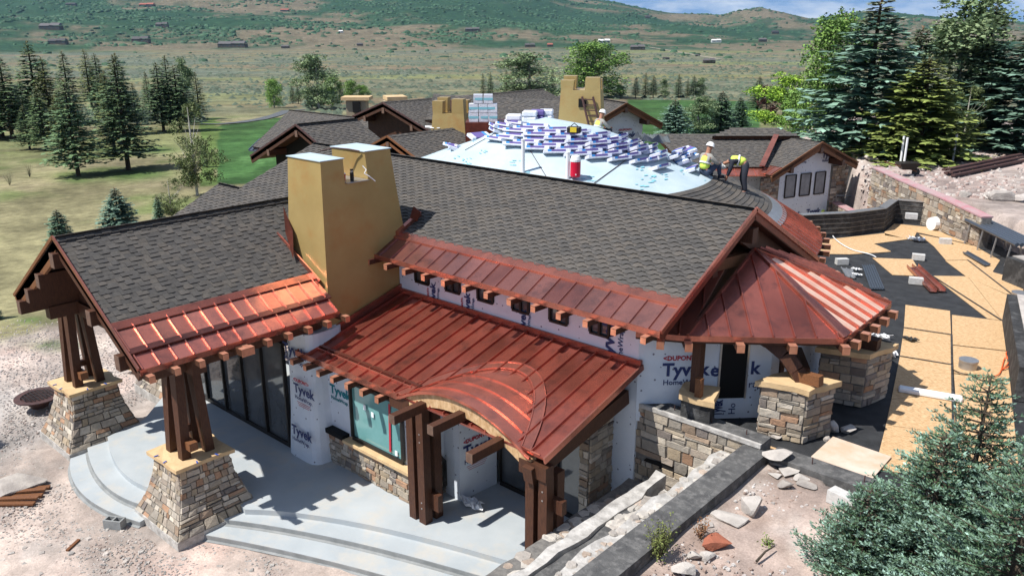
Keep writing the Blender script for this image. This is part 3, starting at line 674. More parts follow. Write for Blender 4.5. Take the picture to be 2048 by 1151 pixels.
mb=MB(); ashlar(mb,wallpatch((-9.72,13.45,0),(0,1,0),1),.95,3.0,33); ashlar(mb,wallpatch((-9.98,13.45,0),(1,0,0),1),.26,3.,34); mb.build('stone_facing',m_stone,hp)
MB().box((-9.85,13.95,1.5),(.24,.98,3.)).build('wall_core',m_mortar,hp)
# ---- lean-to copper roof C with arched dormer
cC=lambda u,v,dz=0:(u,v,3.1+.27*(v-11)+dz)
mb=MB(); seams(mb,[cC(-17.24,10.98),cC(-8.98,10.98),cC(-8.98,14.3),cC(-16.98,14.3),cC(-16.98,11.9),cC(-17.24,11.9)],sp=.415,thick=.06,seed=6,c=(.88,.66,.64),h=.055,w=.05)
mb.beam(cC(-17.24,11.42,.03),cC(-13.0,11.42,.03),.10,.05,(.6,.55,.55)); mb.beam(cC(-17.24,11.30,.03),cC(-13.2,11.30,.03),.03,.05,(1.4,1.3,1.3))
mb.beam(cC(-17.26,10.97,-.03),cC(-13.3,10.97,-.03),.04,.14); mb.beam(cC(-8.97,10.95,-.03),cC(-8.97,14.3,-.03),.04,.14)
mb.beam(cC(-17.0,14.28,.05),cC(-9.0,14.28,.05),.08,.14)
mb.build('copper_roof',m_cop,hp); deck([cC(-17.2,11.05),cC(-13.3,11.05),cC(-13.3,14.2),cC(-17.2,14.2)],.12); deck([cC(-13.3,11.3),cC(-9.1,11.3),cC(-9.1,14.2),cC(-13.3,14.2)],.16)
for i in range(7): tail(cC(-17.1+i*.56,10.93,-.16),(0,-1,0),.7)
AU=[-13.28,-12.9,-12.46,-12.0,-11.63,-11.2,-10.99,-10.6,-10.37,-10.0,-9.78,-9.5,-9.35]
AZ=[3.02,3.24,3.40,3.51,3.57,3.57,3.55,3.47,3.38,3.24,3.14,3.02,2.95]
us=np.linspace(AU[0],AU[-1],33); zs=3.60-.63*np.abs((us+11.38)/1.97)**2.05
zs=np.array([zs[max(0,i-1):i+2].mean() for i in range(len(zs))])
vb=lambda z:11+(z-3.1)/.27+.05
mb=MB()
for i in range(32):
    b0,b1=max(vb(zs[i]),11.0),max(vb(zs[i+1]),11.0)
    mb.hexa([(us[i],10.93,zs[i]-.03),(us[i+1],10.93,zs[i+1]-.03),(us[i+1],b1,zs[i+1]-.03),(us[i],b0,zs[i]-.03)],[(us[i],10.93,zs[i]),(us[i+1],10.93,zs[i+1]),(us[i+1],b1,zs[i+1]),(us[i],b0,zs[i])],(1.25,1.15,1.15))  # lighter tint paints the highlights of the curved copper
for vv in (10.95,11.32,11.75,12.2):
    pts=[(us[i],vv,zs[i]+.012) for i in range(33) if vb(zs[i])>vv-.05 or vv<11]
    for p,q in zip(pts,pts[1:]): mb.beam(p,q,.035,.045,(1.25,1.2,1.2))
mb.build('arched_copper_roof',m_cop,hp,smooth=False)
# flat flashing band around the dormer
mb=MB()
for i in range(32):
    p=V3((us[i],max(vb(zs[i]),11.),zs[i])); q=V3((us[i+1],max(vb(zs[i+1]),11.),zs[i+1]))
    c_=np.array([-11.35,11.1]); 
    def outw(p,k): d=p[:2]-c_; d/=np.linalg.norm(d); x=p[:2]+d*k; return V3(cC(x[0],x[1],.012))
    P_=[outw(p,-.02),outw(q,-.02),outw(q,.24),outw(p,.24)]
    mb.prism(P_,(0,0,.012),(1.0,.92,.92)); mb.beam(outw(p,.24)+(0,0,.02),outw(q,.24)+(0,0,.02),.02,.03,(1.3,1.2,1.2)); mb.beam(outw(p,0)+(0,0,.02),outw(q,0)+(0,0,.02),.02,.03,(1.3,1.2,1.2))
mb.build('flashing',m_cop,hp)
mb=MB()
for i in range(32):
    d0=.36 if 2<i<30 else .3
    mb.prism([(us[i],11.0,zs[i]-.05),(us[i+1],11.0,zs[i+1]-.05),(us[i+1],11.0,zs[i+1]-d0),(us[i],11.0,zs[i]-d0)],(0,.16,0))
mb.build('arch_beam',m_osb,hp)
for (u_,z_) in ((-12.45,3.12),(-11.25,3.28),(-10.15,3.06)):
    b=MB().beam((u_,10.1,z_-.02),(u_,12.6,z_-.02),.17,.2).build('projecting_beam',m_wood,hp); MB().beam((u_,10.085,z_-.02),(u_,10.1,z_-.02),.175,.205).build('end_grain',m_woodend,b)
MB().beam((-13.6,11.1,2.9),(-12.95,11.1,2.9),.24,.32).build('arch_seat_beam',m_wood,hp)
MB().beam((-9.65,11.1,2.72),(-8.95,11.1,2.72),.24,.3).build('arch_seat_beam',m_wood,hp)
MB().beam((-9.35,10.9,2.62),(-9.35,14.2,3.2),.24,.34).build('side_beam',m_wood,hp)
for cx in (-12.85,-9.25):
    for k,(dx,dy) in enumerate(((-.17,0),(.17,0),(-.17,.34),(.17,.34))):
        MB().beam((cx+dx,11.15+dy,0),(cx+dx,11.15+dy,2.95 if cx<-10 else 2.6),.22,.22,up=(1,0,0)).build('post',m_wood,hp)
    MB().beam((cx+.1,11.3,.55 if cx<-10 else 1.95),(cx+.52,11.3,.55 if cx<-10 else 1.95),.14,.42 if cx<-10 else .3).build('brace_block',m_wood,hp)
    mb=MB()
    for z in (.4,.55,2.1,2.3): mb.box((cx+.17,11.035,z),(.03,.012,.03))
    mb.build('bolt_heads',m_metal,hp)
# lettering on wraps
tyvek((-17.62,10.885,.72),(1,0,0),(0,.05,1),.36,'TH'); tyvek((-17.85,10.99,2.95),(1,0,.0),(0,0,1),.40,'TH')
tyvek((-17.45,10.95,1.95),(1,0,0),(0,0,1),.36,'DTHL'); tyvek((-16.7,11.55,1.95),(1,0,0),(0,0,1),.34,'TH',m_teal)
tyvek((-12.69,12.42,1.15),(.09,1.1,0),(0,0,1),.40,'DTHL'); tyvek((-13.28,12.33,2.35),(1,0,0),(0,0,1),.3,'TH')
tyvek((-12.6,13.45,2.95),(1,0,0),(0,0,1),.01,'T')
# ---- turret
ctr=(-8.3,17.85,6.02); K=[(-9.0,14.0,4.85),(-8.05,14.5,4.85),(-5.55,16.5,4.85),(-5.62,19.6,4.85),(-8.25,21.9,4.85)]
for i in range(4):
    a,b=V3(K[i]),V3(K[i+1]); tp=V3(ctr)
    if i==3: tp=V3((-8.35,18.3,6.0))
    if i==0: tp=V3((-8.6,17.4,6.0))
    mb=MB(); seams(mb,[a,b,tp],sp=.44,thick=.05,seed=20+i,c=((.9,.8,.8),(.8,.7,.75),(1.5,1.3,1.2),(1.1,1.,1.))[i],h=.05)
    n_=np.cross(b-a,tp-a); n_/=np.linalg.norm(n_)
    mb.beam(a-(0,0,.05),b-(0,0,.05),.04,.12)
    if i==2:  # wide flat hip sheet
        dd=(tp-a); sd=(b-a)/np.linalg.norm(b-a)
        mb.prism([a+n_*.03,a+sd*.38+n_*.03,tp+sd*.25+n_*.03-(0,0,.05),tp+n_*.03],n_*.02,(.6,.5,.5))
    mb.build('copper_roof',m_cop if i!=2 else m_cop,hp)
    MB().prism([a-(0,0,.08),b-(0,0,.08),tp-(0,0,.12)],(0,0,-.08)).build('soffit',m_deckwood,hp)
    if i==2:
        P,n,e,up,o,Q=frame([a,b,tp])
        pass
    L=np.linalg.norm(b-a); out=np.array([b[1]-a[1],-(b[0]-a[0]),0])/L
    nn={0:1,1:4,2:5,3:3}[i]
    for j in range(nn):
        p=a+(b-a)*((j+.5)/nn if i!=1 else (j+.0)/3.); p=p+out*.04-(0,0,.17)
        tail(p,out,.6,w=.14,h=.15)
for i in (1,2,3):
    a=V3(K[i]); MB().beam(a+(0,0,.03),V3(ctr)+(0,0,.03),.06,.05).build('hip_trim',m_cop,hp)
# sun glare streaks on the turret copper, painted as pale strips
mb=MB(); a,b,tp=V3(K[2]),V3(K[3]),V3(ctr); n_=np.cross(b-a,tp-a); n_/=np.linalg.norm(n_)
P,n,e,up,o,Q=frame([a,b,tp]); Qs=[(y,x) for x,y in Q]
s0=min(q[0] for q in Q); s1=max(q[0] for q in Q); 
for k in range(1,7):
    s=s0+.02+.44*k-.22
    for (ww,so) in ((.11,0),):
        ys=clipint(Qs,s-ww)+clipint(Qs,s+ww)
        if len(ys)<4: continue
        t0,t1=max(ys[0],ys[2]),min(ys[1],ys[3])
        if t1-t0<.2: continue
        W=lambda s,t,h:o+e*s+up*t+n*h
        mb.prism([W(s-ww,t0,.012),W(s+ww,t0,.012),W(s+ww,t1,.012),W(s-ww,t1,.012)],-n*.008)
mb.build('painted_glare_strip',m_copglare,hp)
# turret wall opening, lettering
wd=V3((2.1,2.12,0)); wd/=np.linalg.norm(wd); wn_=np.array([wd[1],-wd[0],0]); A0=V3((-9.1,14.3,2.62))
ow=MB().prism([A0+wd*1.84+(0,0,.5)+wn_*.01,A0+wd*2.42+(0,0,.5)+wn_*.01,A0+wd*2.42+(0,0,2.38)+wn_*.01,A0+wd*1.84+(0,0,2.38)+wn_*.01],-wn_*.005).build('door_opening',m_black,hp)
mb=MB()
for q in (1.82,2.44): mb.beam(A0+wd*q+(0,0,.5)+wn_*.02,A0+wd*q+(0,0,2.38)+wn_*.02,.04,.04,up=tuple(wd))
mb.build('opening_frame',m_metal,ow)
tyvek(A0+wd*.55+(0,0,1.08),wd,(0,0,1),.42,'DTH'); text('e',A0+wd*1.62+(0,0,1.05),wd,(0,0,1),.42,m_ink,hp,thick=.03); text('k',A0+wd*2.52+(0,0,1.08),wd,(0,0,1),.42,m_ink,hp,thick=.03); text('rap.',A0+wd*2.5+(0,0,.75),wd,(0,0,1),.24,m_ink,hp)
tyvek(A0+wd*1.95+(0,0,.08),(0,0,1),-wd,.34,'DT',sx=.45); text('Ho',A0+wd*2.25+(0,0,.1),(0,0,1),-wd,.22,m_ink,hp)
# deck piers and posts of the turret
def dpier(quad,zb,zt,seed,label=None,m=m_mortar,stones=True):
    q=[V3((*p,zb)) for p in quad]; p=MB().hexa(q,[V3((*x,zt)) for x in quad]).build('stone_pier',m,hp)
    if stones:
        mb=MB()
        for i in range(4):
            a,b=q[i],q[(i+1)%4]; L=np.linalg.norm(b-a); ashlar(mb,wallpatch(a,(b-a)/L,1),L,zt-zb-.02,seed+i,s=.3,prot=.03)
        mb.build('stone_facing',m_stone,p)
    c=sum(q)/4; r=random.Random(seed); pts=[]
    for i in range(4):
        a=c+(q[i]-c)*1.16; b=c+(q[(i+1)%4]-c)*1.16
        for k in range(4): x=a+(b-a)*k/4; pts.append((x[0]+r.uniform(-.04,.04),x[1]+r.uniform(-.04,.04),zt+.06+r.uniform(-.03,.02)))
    MB().prism(pts,(0,0,-.12)).build('paper_cover',m_paper,p); return c
dpier([(-6.8,15.55),(-5.9,15.75),(-5.62,16.55),(-6.55,16.5)],2.62,3.82,41)
dpier([(-6.55,18.1),(-5.58,18.35),(-5.35,19.3),(-6.4,19.2)],2.62,3.9,51)
dpier([(-8.05,14.42),(-7.4,14.5),(-7.65,15.2),(-8.3,15.1)],2.62,3.5,61,m=m_dam,stones=False)
def curve_beam(pts,w,h): 
    mb=MB()
    for a,b in zip(pts,pts[1:]): mb.beam(a,b,w,h,up=(.7,-.7,0))
    return mb.build('curved_brace',m_wood,hp)
curve_beam([(-6.15,16.1,3.85),(-6.3,16.05,4.1),(-6.55,16.0,4.4),(-6.9,15.95,4.62),(-7.2,15.9,4.75)],.3,.26)
MB().beam((-6.2,16.05,3.98),(-5.72,16.0,4.02),.2,.22).build('brace_block',m_wlight,hp)
MB().beam((-7.1,17.0,2.7),(-7.0,16.9,4.8),.2,.2,up=(1,0,0)).build('post',m_wood,hp)
MB().beam((-6.9,17.6,3.9),(-6.2,16.4,3.95),.14,.2).build('tie_beam',m_wood,hp)
MB().beam((-7.9,14.75,3.5),(-7.95,14.85,4.75),.2,.2,up=(1,0,0)).build('post',m_wood,hp)
MB().beam((-7.72,14.55,3.55),(-7.72,14.55,3.98),.12,.14,up=(1,0,0)).build('brace_block',m_wlight,hp)
curve_beam([(-6.0,18.7,3.95),(-6.3,18.6,4.3),(-6.7,18.5,4.6)],.45,.3)
MB().beam((-7.0,18.7,4.05),(-5.5,18.75,4.05),.3,.32).build('tie_beam',m_wood,hp)

# ---- round hall dome roof
DC=np.array([-17.9,21.7]); DR=9.1
DRr=[0,.2,.4,.6,.8,.86,1.0]; DZz=[8.15,7.78,7.12,6.45,5.66,5.36,4.6]
dz=lambda r:float(np.interp(r/DR,DRr,DZz))
kr=lambda a:1-.30*max(0.,math.cos(a-rad(200)))
lift=lambda r,a:1.2*max(0.,math.cos(a-rad(195)))*(r/DR)**2
def dpt(r,a,h=0): return V3((DC[0]+r*kr(a)*math.cos(a),DC[1]+r*kr(a)*math.sin(a),dz(r)+lift(r,a)+h))
clipv=lambda pts:max(p[1] for p in pts)<17.42
def dome_hit(x,y,h=0.):
    r=ray(x,y); best=None
    for t in np.linspace(12,45,1600):
        P=C0+r*t; q=math.hypot(P[0]-DC[0],P[1]-DC[1])/kr(math.atan2(P[1]-DC[1],P[0]-DC[0]))
        if q<DR and P[2]<dz(q)+lift(q,math.atan2(P[1]-DC[1],P[0]-DC[0]))+h: return P
    return None
mb=MB(); NA=180
rs=[0]+[.04*k for k in range(1,22)]+[.86]
for i in range(NA):
    a,b=2*math.pi*i/NA,2*math.pi*(i+1)/NA
    for r0,r1 in zip(rs,rs[1:]):
        if r0==0: mb.poly([dpt(0,0),dpt(DR*r1,a),dpt(DR*r1,b)])
        else:
            q4=[dpt(DR*r0,a),dpt(DR*r1,a),dpt(DR*r1,b),dpt(DR*r0,b)]
            if not clipv(q4): 
                for p in q4: p[1]=max(p[1],17.33)
                mb.poly(q4)
mb.build('underlay_roof',m_mem,hp,smooth=True)
mb=MB(); r_=random.Random(4)
t=DR*.62
while t<DR*.85:
    a=rad(-75)
    while a<rad(115):
        da=.44/t; c=r_.choice(SHC); f=r_.uniform(.85,1.1); c=tuple(x*f for x in c); k=.03 if r_.random()<.5 else 0
        h=.03
        if dpt(t,a)[1]<17.45: a+=da; continue
        mb.poly([dpt(t+.145+k*0,a,h+.015),dpt(t+.145,a+da,h+.015),dpt(t-.04,a+da,h-.01),dpt(t-.04,a,h-.01)],c)
        mb.poly([dpt(t+.145,a,h-.02),dpt(t+.145,a+da,h-.02),dpt(t+.145,a+da,h+.015),dpt(t+.145,a,h+.015)],tuple(x*.3 for x in c))  # dome risers carry the same painted shadow line
        a+=da
    t+=.145
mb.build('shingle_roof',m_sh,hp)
mb=MB()
for i in range(160):
    a,b=2*math.pi*i/160,2*math.pi*(i+1)/160; f=r_.uniform(.9,1.15)
    if dpt(DR*.95,a)[1]<17.45: continue
    mb.hexa([dpt(DR*.855,a,-.03),dpt(DR,a,-.03),dpt(DR,b,-.03),dpt(DR*.855,b,-.03)],[dpt(DR*.855,a,.035),dpt(DR,a,.035),dpt(DR,b,.035),dpt(DR*.855,b,.035)],(f,f*.95,f*.95))
    mb.beam(dpt(DR*.86,a,.06),dpt(DR,a,.06),.035,.05,(1.25,1.2,1.2))
mb.build('copper_roof',m_cop,hp)
mb=MB()
for i in range(120):
    a,b=2*math.pi*i/120,2*math.pi*(i+1)/120
    if dpt(DR*.85,a)[1]<17.45: continue
    mb.hexa([dpt(DR*.825,a,.02),dpt(DR*.875,a,.04),dpt(DR*.875,b,.04),dpt(DR*.825,b,.02)],[dpt(DR*.825,a,.055),dpt(DR*.875,a,.075),dpt(DR*.875,b,.075),dpt(DR*.825,b,.055)])
mb.build('metal_flashing_ring',m_metal,hp)
for i in range(26):
    a=rad(-25+i*5.2)
    if dpt(DR,a)[1]<17.5: continue
    o_=np.array([math.cos(a),math.sin(a),0]); tail(dpt(DR,a,-.12)+o_*.05,o_,.5)
MB().lathe((DC[0],DC[1],0),[(5.9,0),(5.9,4.9)],40).build('hall_wall',m_wrap,hp)
# printed marks on the underlay
mk=MB(); r_=random.Random(9)
for i in range(110):
    rr=DR*math.sqrt(r_.uniform(.12,.68)); an=r_.uniform(0,6.28)
    if dpt(rr,an)[1]<17.9: continue
    for j in range(5):
        ra=rr+r_.uniform(-.16,.16); aa=an+r_.uniform(-.2,.2)/rr; l=r_.uniform(.08,.2)/rr; w_=r_.uniform(.02,.05)
        mk.poly([dpt(ra,aa,.022),dpt(ra+w_,aa,.022),dpt(ra+w_,aa+l,.022),dpt(ra,aa+l,.022)])
mk.build('printed_marks',m_ltteal,hp)
# overlap seams (thin cords) on the underlay
mb=MB()
for p0,p1 in (((930,300),(998,262)),((1180,372),(1300,285)),((1100,365),(1060,300))):
    pts=[dome_hit(p0[0]+(p1[0]-p0[0])*k/8,p0[1]+(p1[1]-p0[1])*k/8,.03) for k in range(9)]; pts=[p for p in pts if p is not None]
    if len(pts)>2: mb.tube(pts,.012,5)
mb.build('chalk_seam',m_rust,hp)

# ---- rear wings
vdir=(0,1)
gable((-34.94,23.28,6.5),vdir,PU(712,238,-34.94)[1]-23.28,4.4,4.4,1.95,seed=31,bright=1.0,trim=m_rust,bm=m_wood,fascia=m_deckwood)      # D
gable((-36.79,30.28,7.0),vdir,14,2.8,3.9,1.3,seed=35,copper=False,trim=m_rust,fascia=m_deckwood,wallmat=m_deckwood,inset_w=.5,over=.7)   # E
gable((-31.3,25.95,6.0),vdir,8,2.2,2.6,1.1,seed=39,trim=m_wlight,fascia=m_wlight,over=.8)                 # F
# arch window of E
mb=MB()
for k in range(16):
    a,b=math.pi*k/16,math.pi*(k+1)/16; cx,cz_=-36.6,4.2
    mb.beam((cx+1.4*math.cos(a),31.2,cz_+1.2*math.sin(a)),(cx+1.4*math.cos(b),31.2,cz_+1.2*math.sin(b)),.12,.14,up=(0,1,0))
mb.build('arched_frame',m_rust,hp)
# wing behind D, ridge along u
b0=PZ(560,222,5.6); b1=PZ(730,233,5.6); vv=(b0[1]+b1[1])/2
el=PZ(505,293,3.6); ve=el[1]; zq=lambda v:3.6
roof([(el[0],ve,3.6),(b1[0]+4,ve,3.6),(b1[0]+4,vv,5.6),(b0[0],vv,5.6)],'dash',.16,45)
roof([(b0[0],vv,5.6),(b1[0]+4,vv,5.6),(b1[0]+4,vv+5,3.5),(b0[0]-1,vv+5,3.5)],'dash',.25,46)
MB().box(((b0[0]+b1[0])/2+2.5,vv-.2,1.),(abs(b1[0]-b0[0])+1.5,4,4.2)).build('wing_wall',m_deckwood,hp)
sp=[PZ(497,300,3.4),PZ(520,278,3.7),PZ(558,282,3.7),PZ(538,304,3.4)]; mb=MB(); mb.prism(sp,(0,0,-.08))
for k in range(6):
    p=sp[0]+(sp[3]-sp[0])*k/5;q=sp[1]+(sp[2]-sp[1])*k/5; mb.beam(p+(0,0,.03),q+(0,0,.03),.05,.05)
mb.build('metal_awning',m_solar,hp)
# long wing E ridge continuing right to G
a0=PZ(868,196,7.1); a1=PZ(1120,202,7.1)
roof([PZ(850,240,6.2),PZ(1115,258,5.9),a1,a0],'dash',.18,47); cap(a0,a1); MB().prism([PZ(850,240,6.0),PZ(1115,258,5.7),(*PZ(1115,258,5.7)[:2],1),(*PZ(850,240,6.)[:2],1)],(0,.3,0)).build('wing_wall',m_deckwood,hp)
mb=MB(); seams(mb,[PZ(862,262,4.9),PZ(925,253,4.9),PZ(905,226,5.9),PZ(842,238,5.9)],sp=.45,c=(1.5,1.3,1.3),h=.08); mb.build('copper_roof',m_cop,hp)
dg=cdir(-.385,.923); dh=cdir(-.471,.882)
gable(PZ(1253,207,6.5),dg,9,2.6,2.7,1.35,seed=51,wallmat=m_wrap,trim=m_wlight,fascia=m_wlight,over=.9,inset_w=.9,wallz=0)
gA=PZ(1253,207,6.5); gd=V3([*dg,0]); gr=np.array([dg[1],-dg[0],0.])
tyvek(gA+gd*.88+gr*.0+(0,0,-2.25),gr,(0,0,1),.52,'DTH'); tyvek(gA+gd*.88-gr*1.75+(0,0,-2.25),gr,(0,0,1),.52,'TH')
gable(PZ(1645,285,5.3),dh,5.2,3.35,2.9,1.45,seed=55,exp=.16,copper=True,wallmat=m_wrap,trim=m_wlight,fascia=m_wlight,over=.9,inset_w=1.0,wallz=0)
hA=PZ(1645,285,5.3); hd_=V3([*dh,0]); hr=np.array([dh[1],-dh[0],0.]); hw0=hA+hd_*.88
for q,z in ((-.95,-.95),(1.1,-1.0),(-1.1,-4.1),(.35,-4.05)): tyvek(hw0+hr*q+(0,0,z),hr,(0,0,1),.42,'TH')
for q in (-1.45,-.35,.75):
    window(hw0+hr*q+(0,0,-2.95),hr[:2],.75,1.2,mat('film_glass',(.30,.31,.32),(.22,.23,.24),3) if 'film_glass' not in MATS else MATS['film_glass'],1,.04)
mb=MB()
for (q0,q1,zt_,zb_) in ((-3.3,-2.0,-1.75,-5.6),(1.95,3.2,-1.5,-5.6),(-1.95,1.95,-4.4,-5.6)):
    ashlar(mb,wallpatch(hw0+hr*q0+(0,0,zb_)-hd_*.06,hr,1),q1-q0,zt_-zb_,int(70+q0),s=.32)
mb.build('stone_facing',m_stone,hp)
MB().prism([hw0+hr*-3.3+(0,0,-5.6)-hd_*.05,hw0+hr*3.2+(0,0,-5.6)-hd_*.05,hw0+hr*3.2+(0,0,-1.5)-hd_*.05,hw0+hr*1.95+(0,0,-1.2)-hd_*.05,hw0+hr*1.95+(0,0,-4.4)-hd_*.05,hw0+hr*-1.95+(0,0,-4.4)-hd_*.05,hw0+hr*-1.95+(0,0,-1.2)-hd_*.05,hw0+hr*-3.3+(0,0,-1.75)-hd_*.05],hd_*.04).build('wall_core',m_mortar,hp)
# H main slope (left of the gable) with copper band
hL=hA+hd_*4.9+(0,0,.02); W0=PZ(1316,272,5.3); W1=PZ(1548,268,5.5)
roof([PZ(1370,334,4.1),PZ(1545,334,4.1),PZ(1552,270,5.4),PZ(1312,270,5.4)],'dash',.16,57); 
mb=MB(); seams(mb,[PZ(1380,351,3.76),PZ(1560,351,3.76),PZ(1560,331,4.13),PZ(1370,331,4.13)],sp=.5,c=(1.1,1.,1.)); mb.build('copper_roof',m_cop,hp)
MB().prism([PZ(1390,351,3.5),PZ(1540,351,3.5),(*PZ(1540,351,3.5)[:2],0),(*PZ(1390,351,3.5)[:2],0)],(0,.2,0)).build('wrapped_wall',m_wrap,hp)
roof([PZ(1425,272,5.42),PZ(1600,272,5.42),PZ(1555,257,5.75),PZ(1463,257,5.75)],'dash',.18,58)
MB().beam(PZ(1553,269,5.5),PZ(1524,332,4.2),.28,.05).build('flashing',m_cop,hp)
q0=PZ(1505,351,3.5);tyvek((q0[0],q0[1],2.3),cdir(1,0).tolist()+[0],(0,0,1),.5,'TH')
# rear chimneys
def small_chim(cx,cy,z0,z1,w,d,nh=.75,seed=0,rot=0.):
    mb=MB(); M=lambda x,y,z:(cx+x*math.cos(rot)-y*math.sin(rot),cy+x*math.sin(rot)+y*math.cos(rot),z)
    def fr(x0,x1,y0,y1,za,zb,t=.9,t0=1.):
        mb.hexa([M(x*t0,y*t0,za) for x,y in ((x0,y0),(x1,y0),(x1,y1),(x0,y1))],[M(x*t,y*t,zb) for x,y in ((x0,y0),(x1,y0),(x1,y1),(x0,y1))])
    fr(-w/2,w/2,-d/2,d/2,z0,z1-nh,.84)
    for sx_ in (-1,1):
        for sy_ in (-1,1):
            a,b=(w*.09,w*.42) if sx_>0 else (-w*.42,-w*.16); c,e=(d*.1,d*.42) if sy_>0 else (-d*.42,-d*.1)
            mb.hexa([M(a,c,z1-nh-.01),M(b,c,z1-nh-.01),M(b,e,z1-nh-.01),M(a,e,z1-nh-.01)],[M(a+.02*sx_,c,z1-(.12 if sx_*sy_>0 else 0)),M(b-.03*sx_,c,z1-(.12 if sx_*sy_>0 else 0)),M(b-.03*sx_,e,z1-(.12 if sx_*sy_>0 else 0)),M(a+.02*sx_,e,z1-(.12 if sx_*sy_>0 else 0))])
    c=mb.build('chimney',m_gold,hp); return c,M
p=PZ(905,250,6.1); c2,_=small_chim(p[0],p[1],5.0,7.5,2.,1.7,rot=.5)
mb=MB(); mb.tube([(p[0]+.1,p[1],6.7),(p[0]+.1,p[1],7.4)],.16,8); mb.build('flue',m_rust,c2)
p3=PZ(1135,262,7.); c3,M3=small_chim(p3[0]-.2,p3[1]+1.2,6.2,9.1,1.9,1.9,nh=.5,rot=.55)
MB().box(M3(.1,-.86,8.1),(.32,.06,.34),rot=.55).build('vent_opening',m_black,c3)
for (x0,y0,x1,y1,z) in ((686,192,742,192,6.4),(770,192,810,191,7.)):
    a,b=PZ(x0,y0+4,z),PZ(x1,y1+4,z); mb=MB().beam(a,b,1.6,.22); mb.build('chimney_cap',m_paper,hp)
    c=(a+b)/2; cc_=MB().box((c[0],c[1],z-1.3),(1.35,1.2,2.3),rot=.73).build('chimney',mat('tan_stucco%d'%x0,(.34,.28,.19)),hp); MB().box((c[0]+.45,c[1]-.4,z-.55),(.5,.5,.7),rot=.73).build('flue_opening',m_black,cc_)

# ============================================================ terrace, steps, walls, deck
def arc3(p,q,r,n=14):  # quadratic through three xy points
    return [tuple((1-t)*(1-2*t)*V3(p)+4*t*(1-t)*V3(q)+t*(2*t-1)*V3(r)) for t in np.linspace(0,1,n)]
tl=arc3((-22.5,8.0),(-20.2,7.42),(-18.5,7.7)); tr_=arc3((-16.3,8.6),(-13.4,10.25),(-8.7,11.75))
pts=tl+[(-18.4,8.9)]+tr_+[(-8.7,14.4),(-24.0,14.4),(-24.6,11.0),(-22.8,9.2)]
MB().prism([(x,y,0) for x,y in pts],(0,0,-.6)).build('terrace',m_conc,None,label='grey blue concrete terrace slab beneath the porches',cat='terrace',kind='structure')
def step(ptsI,ptsO,z,label):
    o=MB(); 
    for (a,b),(c,d) in zip(zip(ptsI,ptsI[1:]),zip(ptsO,ptsO[1:])):
        o.hexa([(*c,z-.4),(*d,z-.4),(*b,z-.4),(*a,z-.4)],[(*c,z),(*d,z),(*b,z),(*a,z)])
    st_=o.build('terrace_step',m_conc,None,label=label,cat='step',kind='structure')
    dj=MB()
    for (c,d) in zip(ptsO,ptsO[1:]):
        c=V3((*c,z));d=V3((*d,z)); e_=(d-c)/np.linalg.norm(d-c); n_=np.array([e_[1],-e_[0],0]); 
        if n_[1]>0:n_=-n_
        dj.hexa([c+(0,0,-.15)+n_*.004,d+(0,0,-.15)+n_*.004,d+(0,0,-.15)-n_*.01,c+(0,0,-.15)-n_*.01],[c+(0,0,-.012)+n_*.004,d+(0,0,-.012)+n_*.004,d+(0,0,-.012)-n_*.01,c+(0,0,-.012)-n_*.01])
        dj.hexa([c+(0,0,-.138),d+(0,0,-.138),d+(0,0,-.138)+n_*.07,c+(0,0,-.138)+n_*.07],[c+(0,0,-.12),d+(0,0,-.12),d+(0,0,-.134)+n_*.07,c+(0,0,-.134)+n_*.07])
    dj.build('dusty_riser',m_conc2,st_)
i1=arc3((-22.5,8.3),(-20.2,7.6),(-18.4,7.9)); o1=arc3((-22.55,7.45),(-20.2,6.93),(-18.3,7.25)); o2=arc3((-22.6,7.0),(-20.4,6.45),(-18.1,6.85))
step(i1,o1,-.14,'upper curved concrete step between the two front stone piers'); step(i1,o2,-.28,'lowest curved concrete step between the two front stone piers')
i1=arc3((-16.4,8.9),(-13.4,10.5),(-8.6,12.)); o1=arc3((-16.5,8.15),(-13.2,9.75),(-8.6,11.25)); o2=arc3((-16.6,7.55),(-13.0,9.15),(-8.6,10.6))
step(i1,o1,-.14,'upper curved concrete step right of the front pier'); step(i1,o2,-.28,'lowest curved concrete step right of the front pier')
# stone wall between terrace and deck
def stonewall(name,o,d,L,z0,z1,th,label,seed,cat='wall',capm=m_curb,capw=True,hole=None,s=.36,coremat=None,both=False):
    o=V3((o[0],o[1],0));d=V3([*d,0]);n=np.array([d[1],-d[0],0])
    t=thing(name,(o[0],o[1],z0),label,cat)
    q=[V3((*o[:2],z0)),V3((*(o+d*L)[:2],z0)),V3((*(o+d*L-n*th)[:2],z0)),V3((*(o-n*th)[:2],z0))]
    MB().hexa(q,[p+(0,0,z1-z0) for p in q]).build('wall_core',coremat or m_mortar,t)
    mb=MB(); ashlar(mb,wallpatch(q[0],d,1),L,z1-z0-.03,seed,s=s,hole=hole); 
    mb.build('stone_facing',m_stone,t)
    if capw:
        MB().hexa([p+(0,0,z1-z0+.003) for p in q],[p+(0,0,z1-z0+.03)-((q[0]-q[3])*.0) for p in q]).build('wall_top',capm,t)
        MB().beam(q[0]+(0,0,z1-z0+.0)+n*.02,q[1]+(0,0,z1-z0)+n*.02,.07,.09).build('mortar_edge',m_white,t)
    return t
g0=PV(1292,932,14.4);g1=PV(1400,958,14.4); hl=lambda s,t:(g0[0]+10.35<s<g1[0]+10.35 and g1[2]-.2-.05<t<g0[2]-.2+.25)
sw=stonewall('stone_wall',(-10.35,14.4),(1,0),4.18,0.2,3.0,.45,'tan ledge stone wall with a broken dark gap, below the turret porch',91,hole=hl,s=.46)
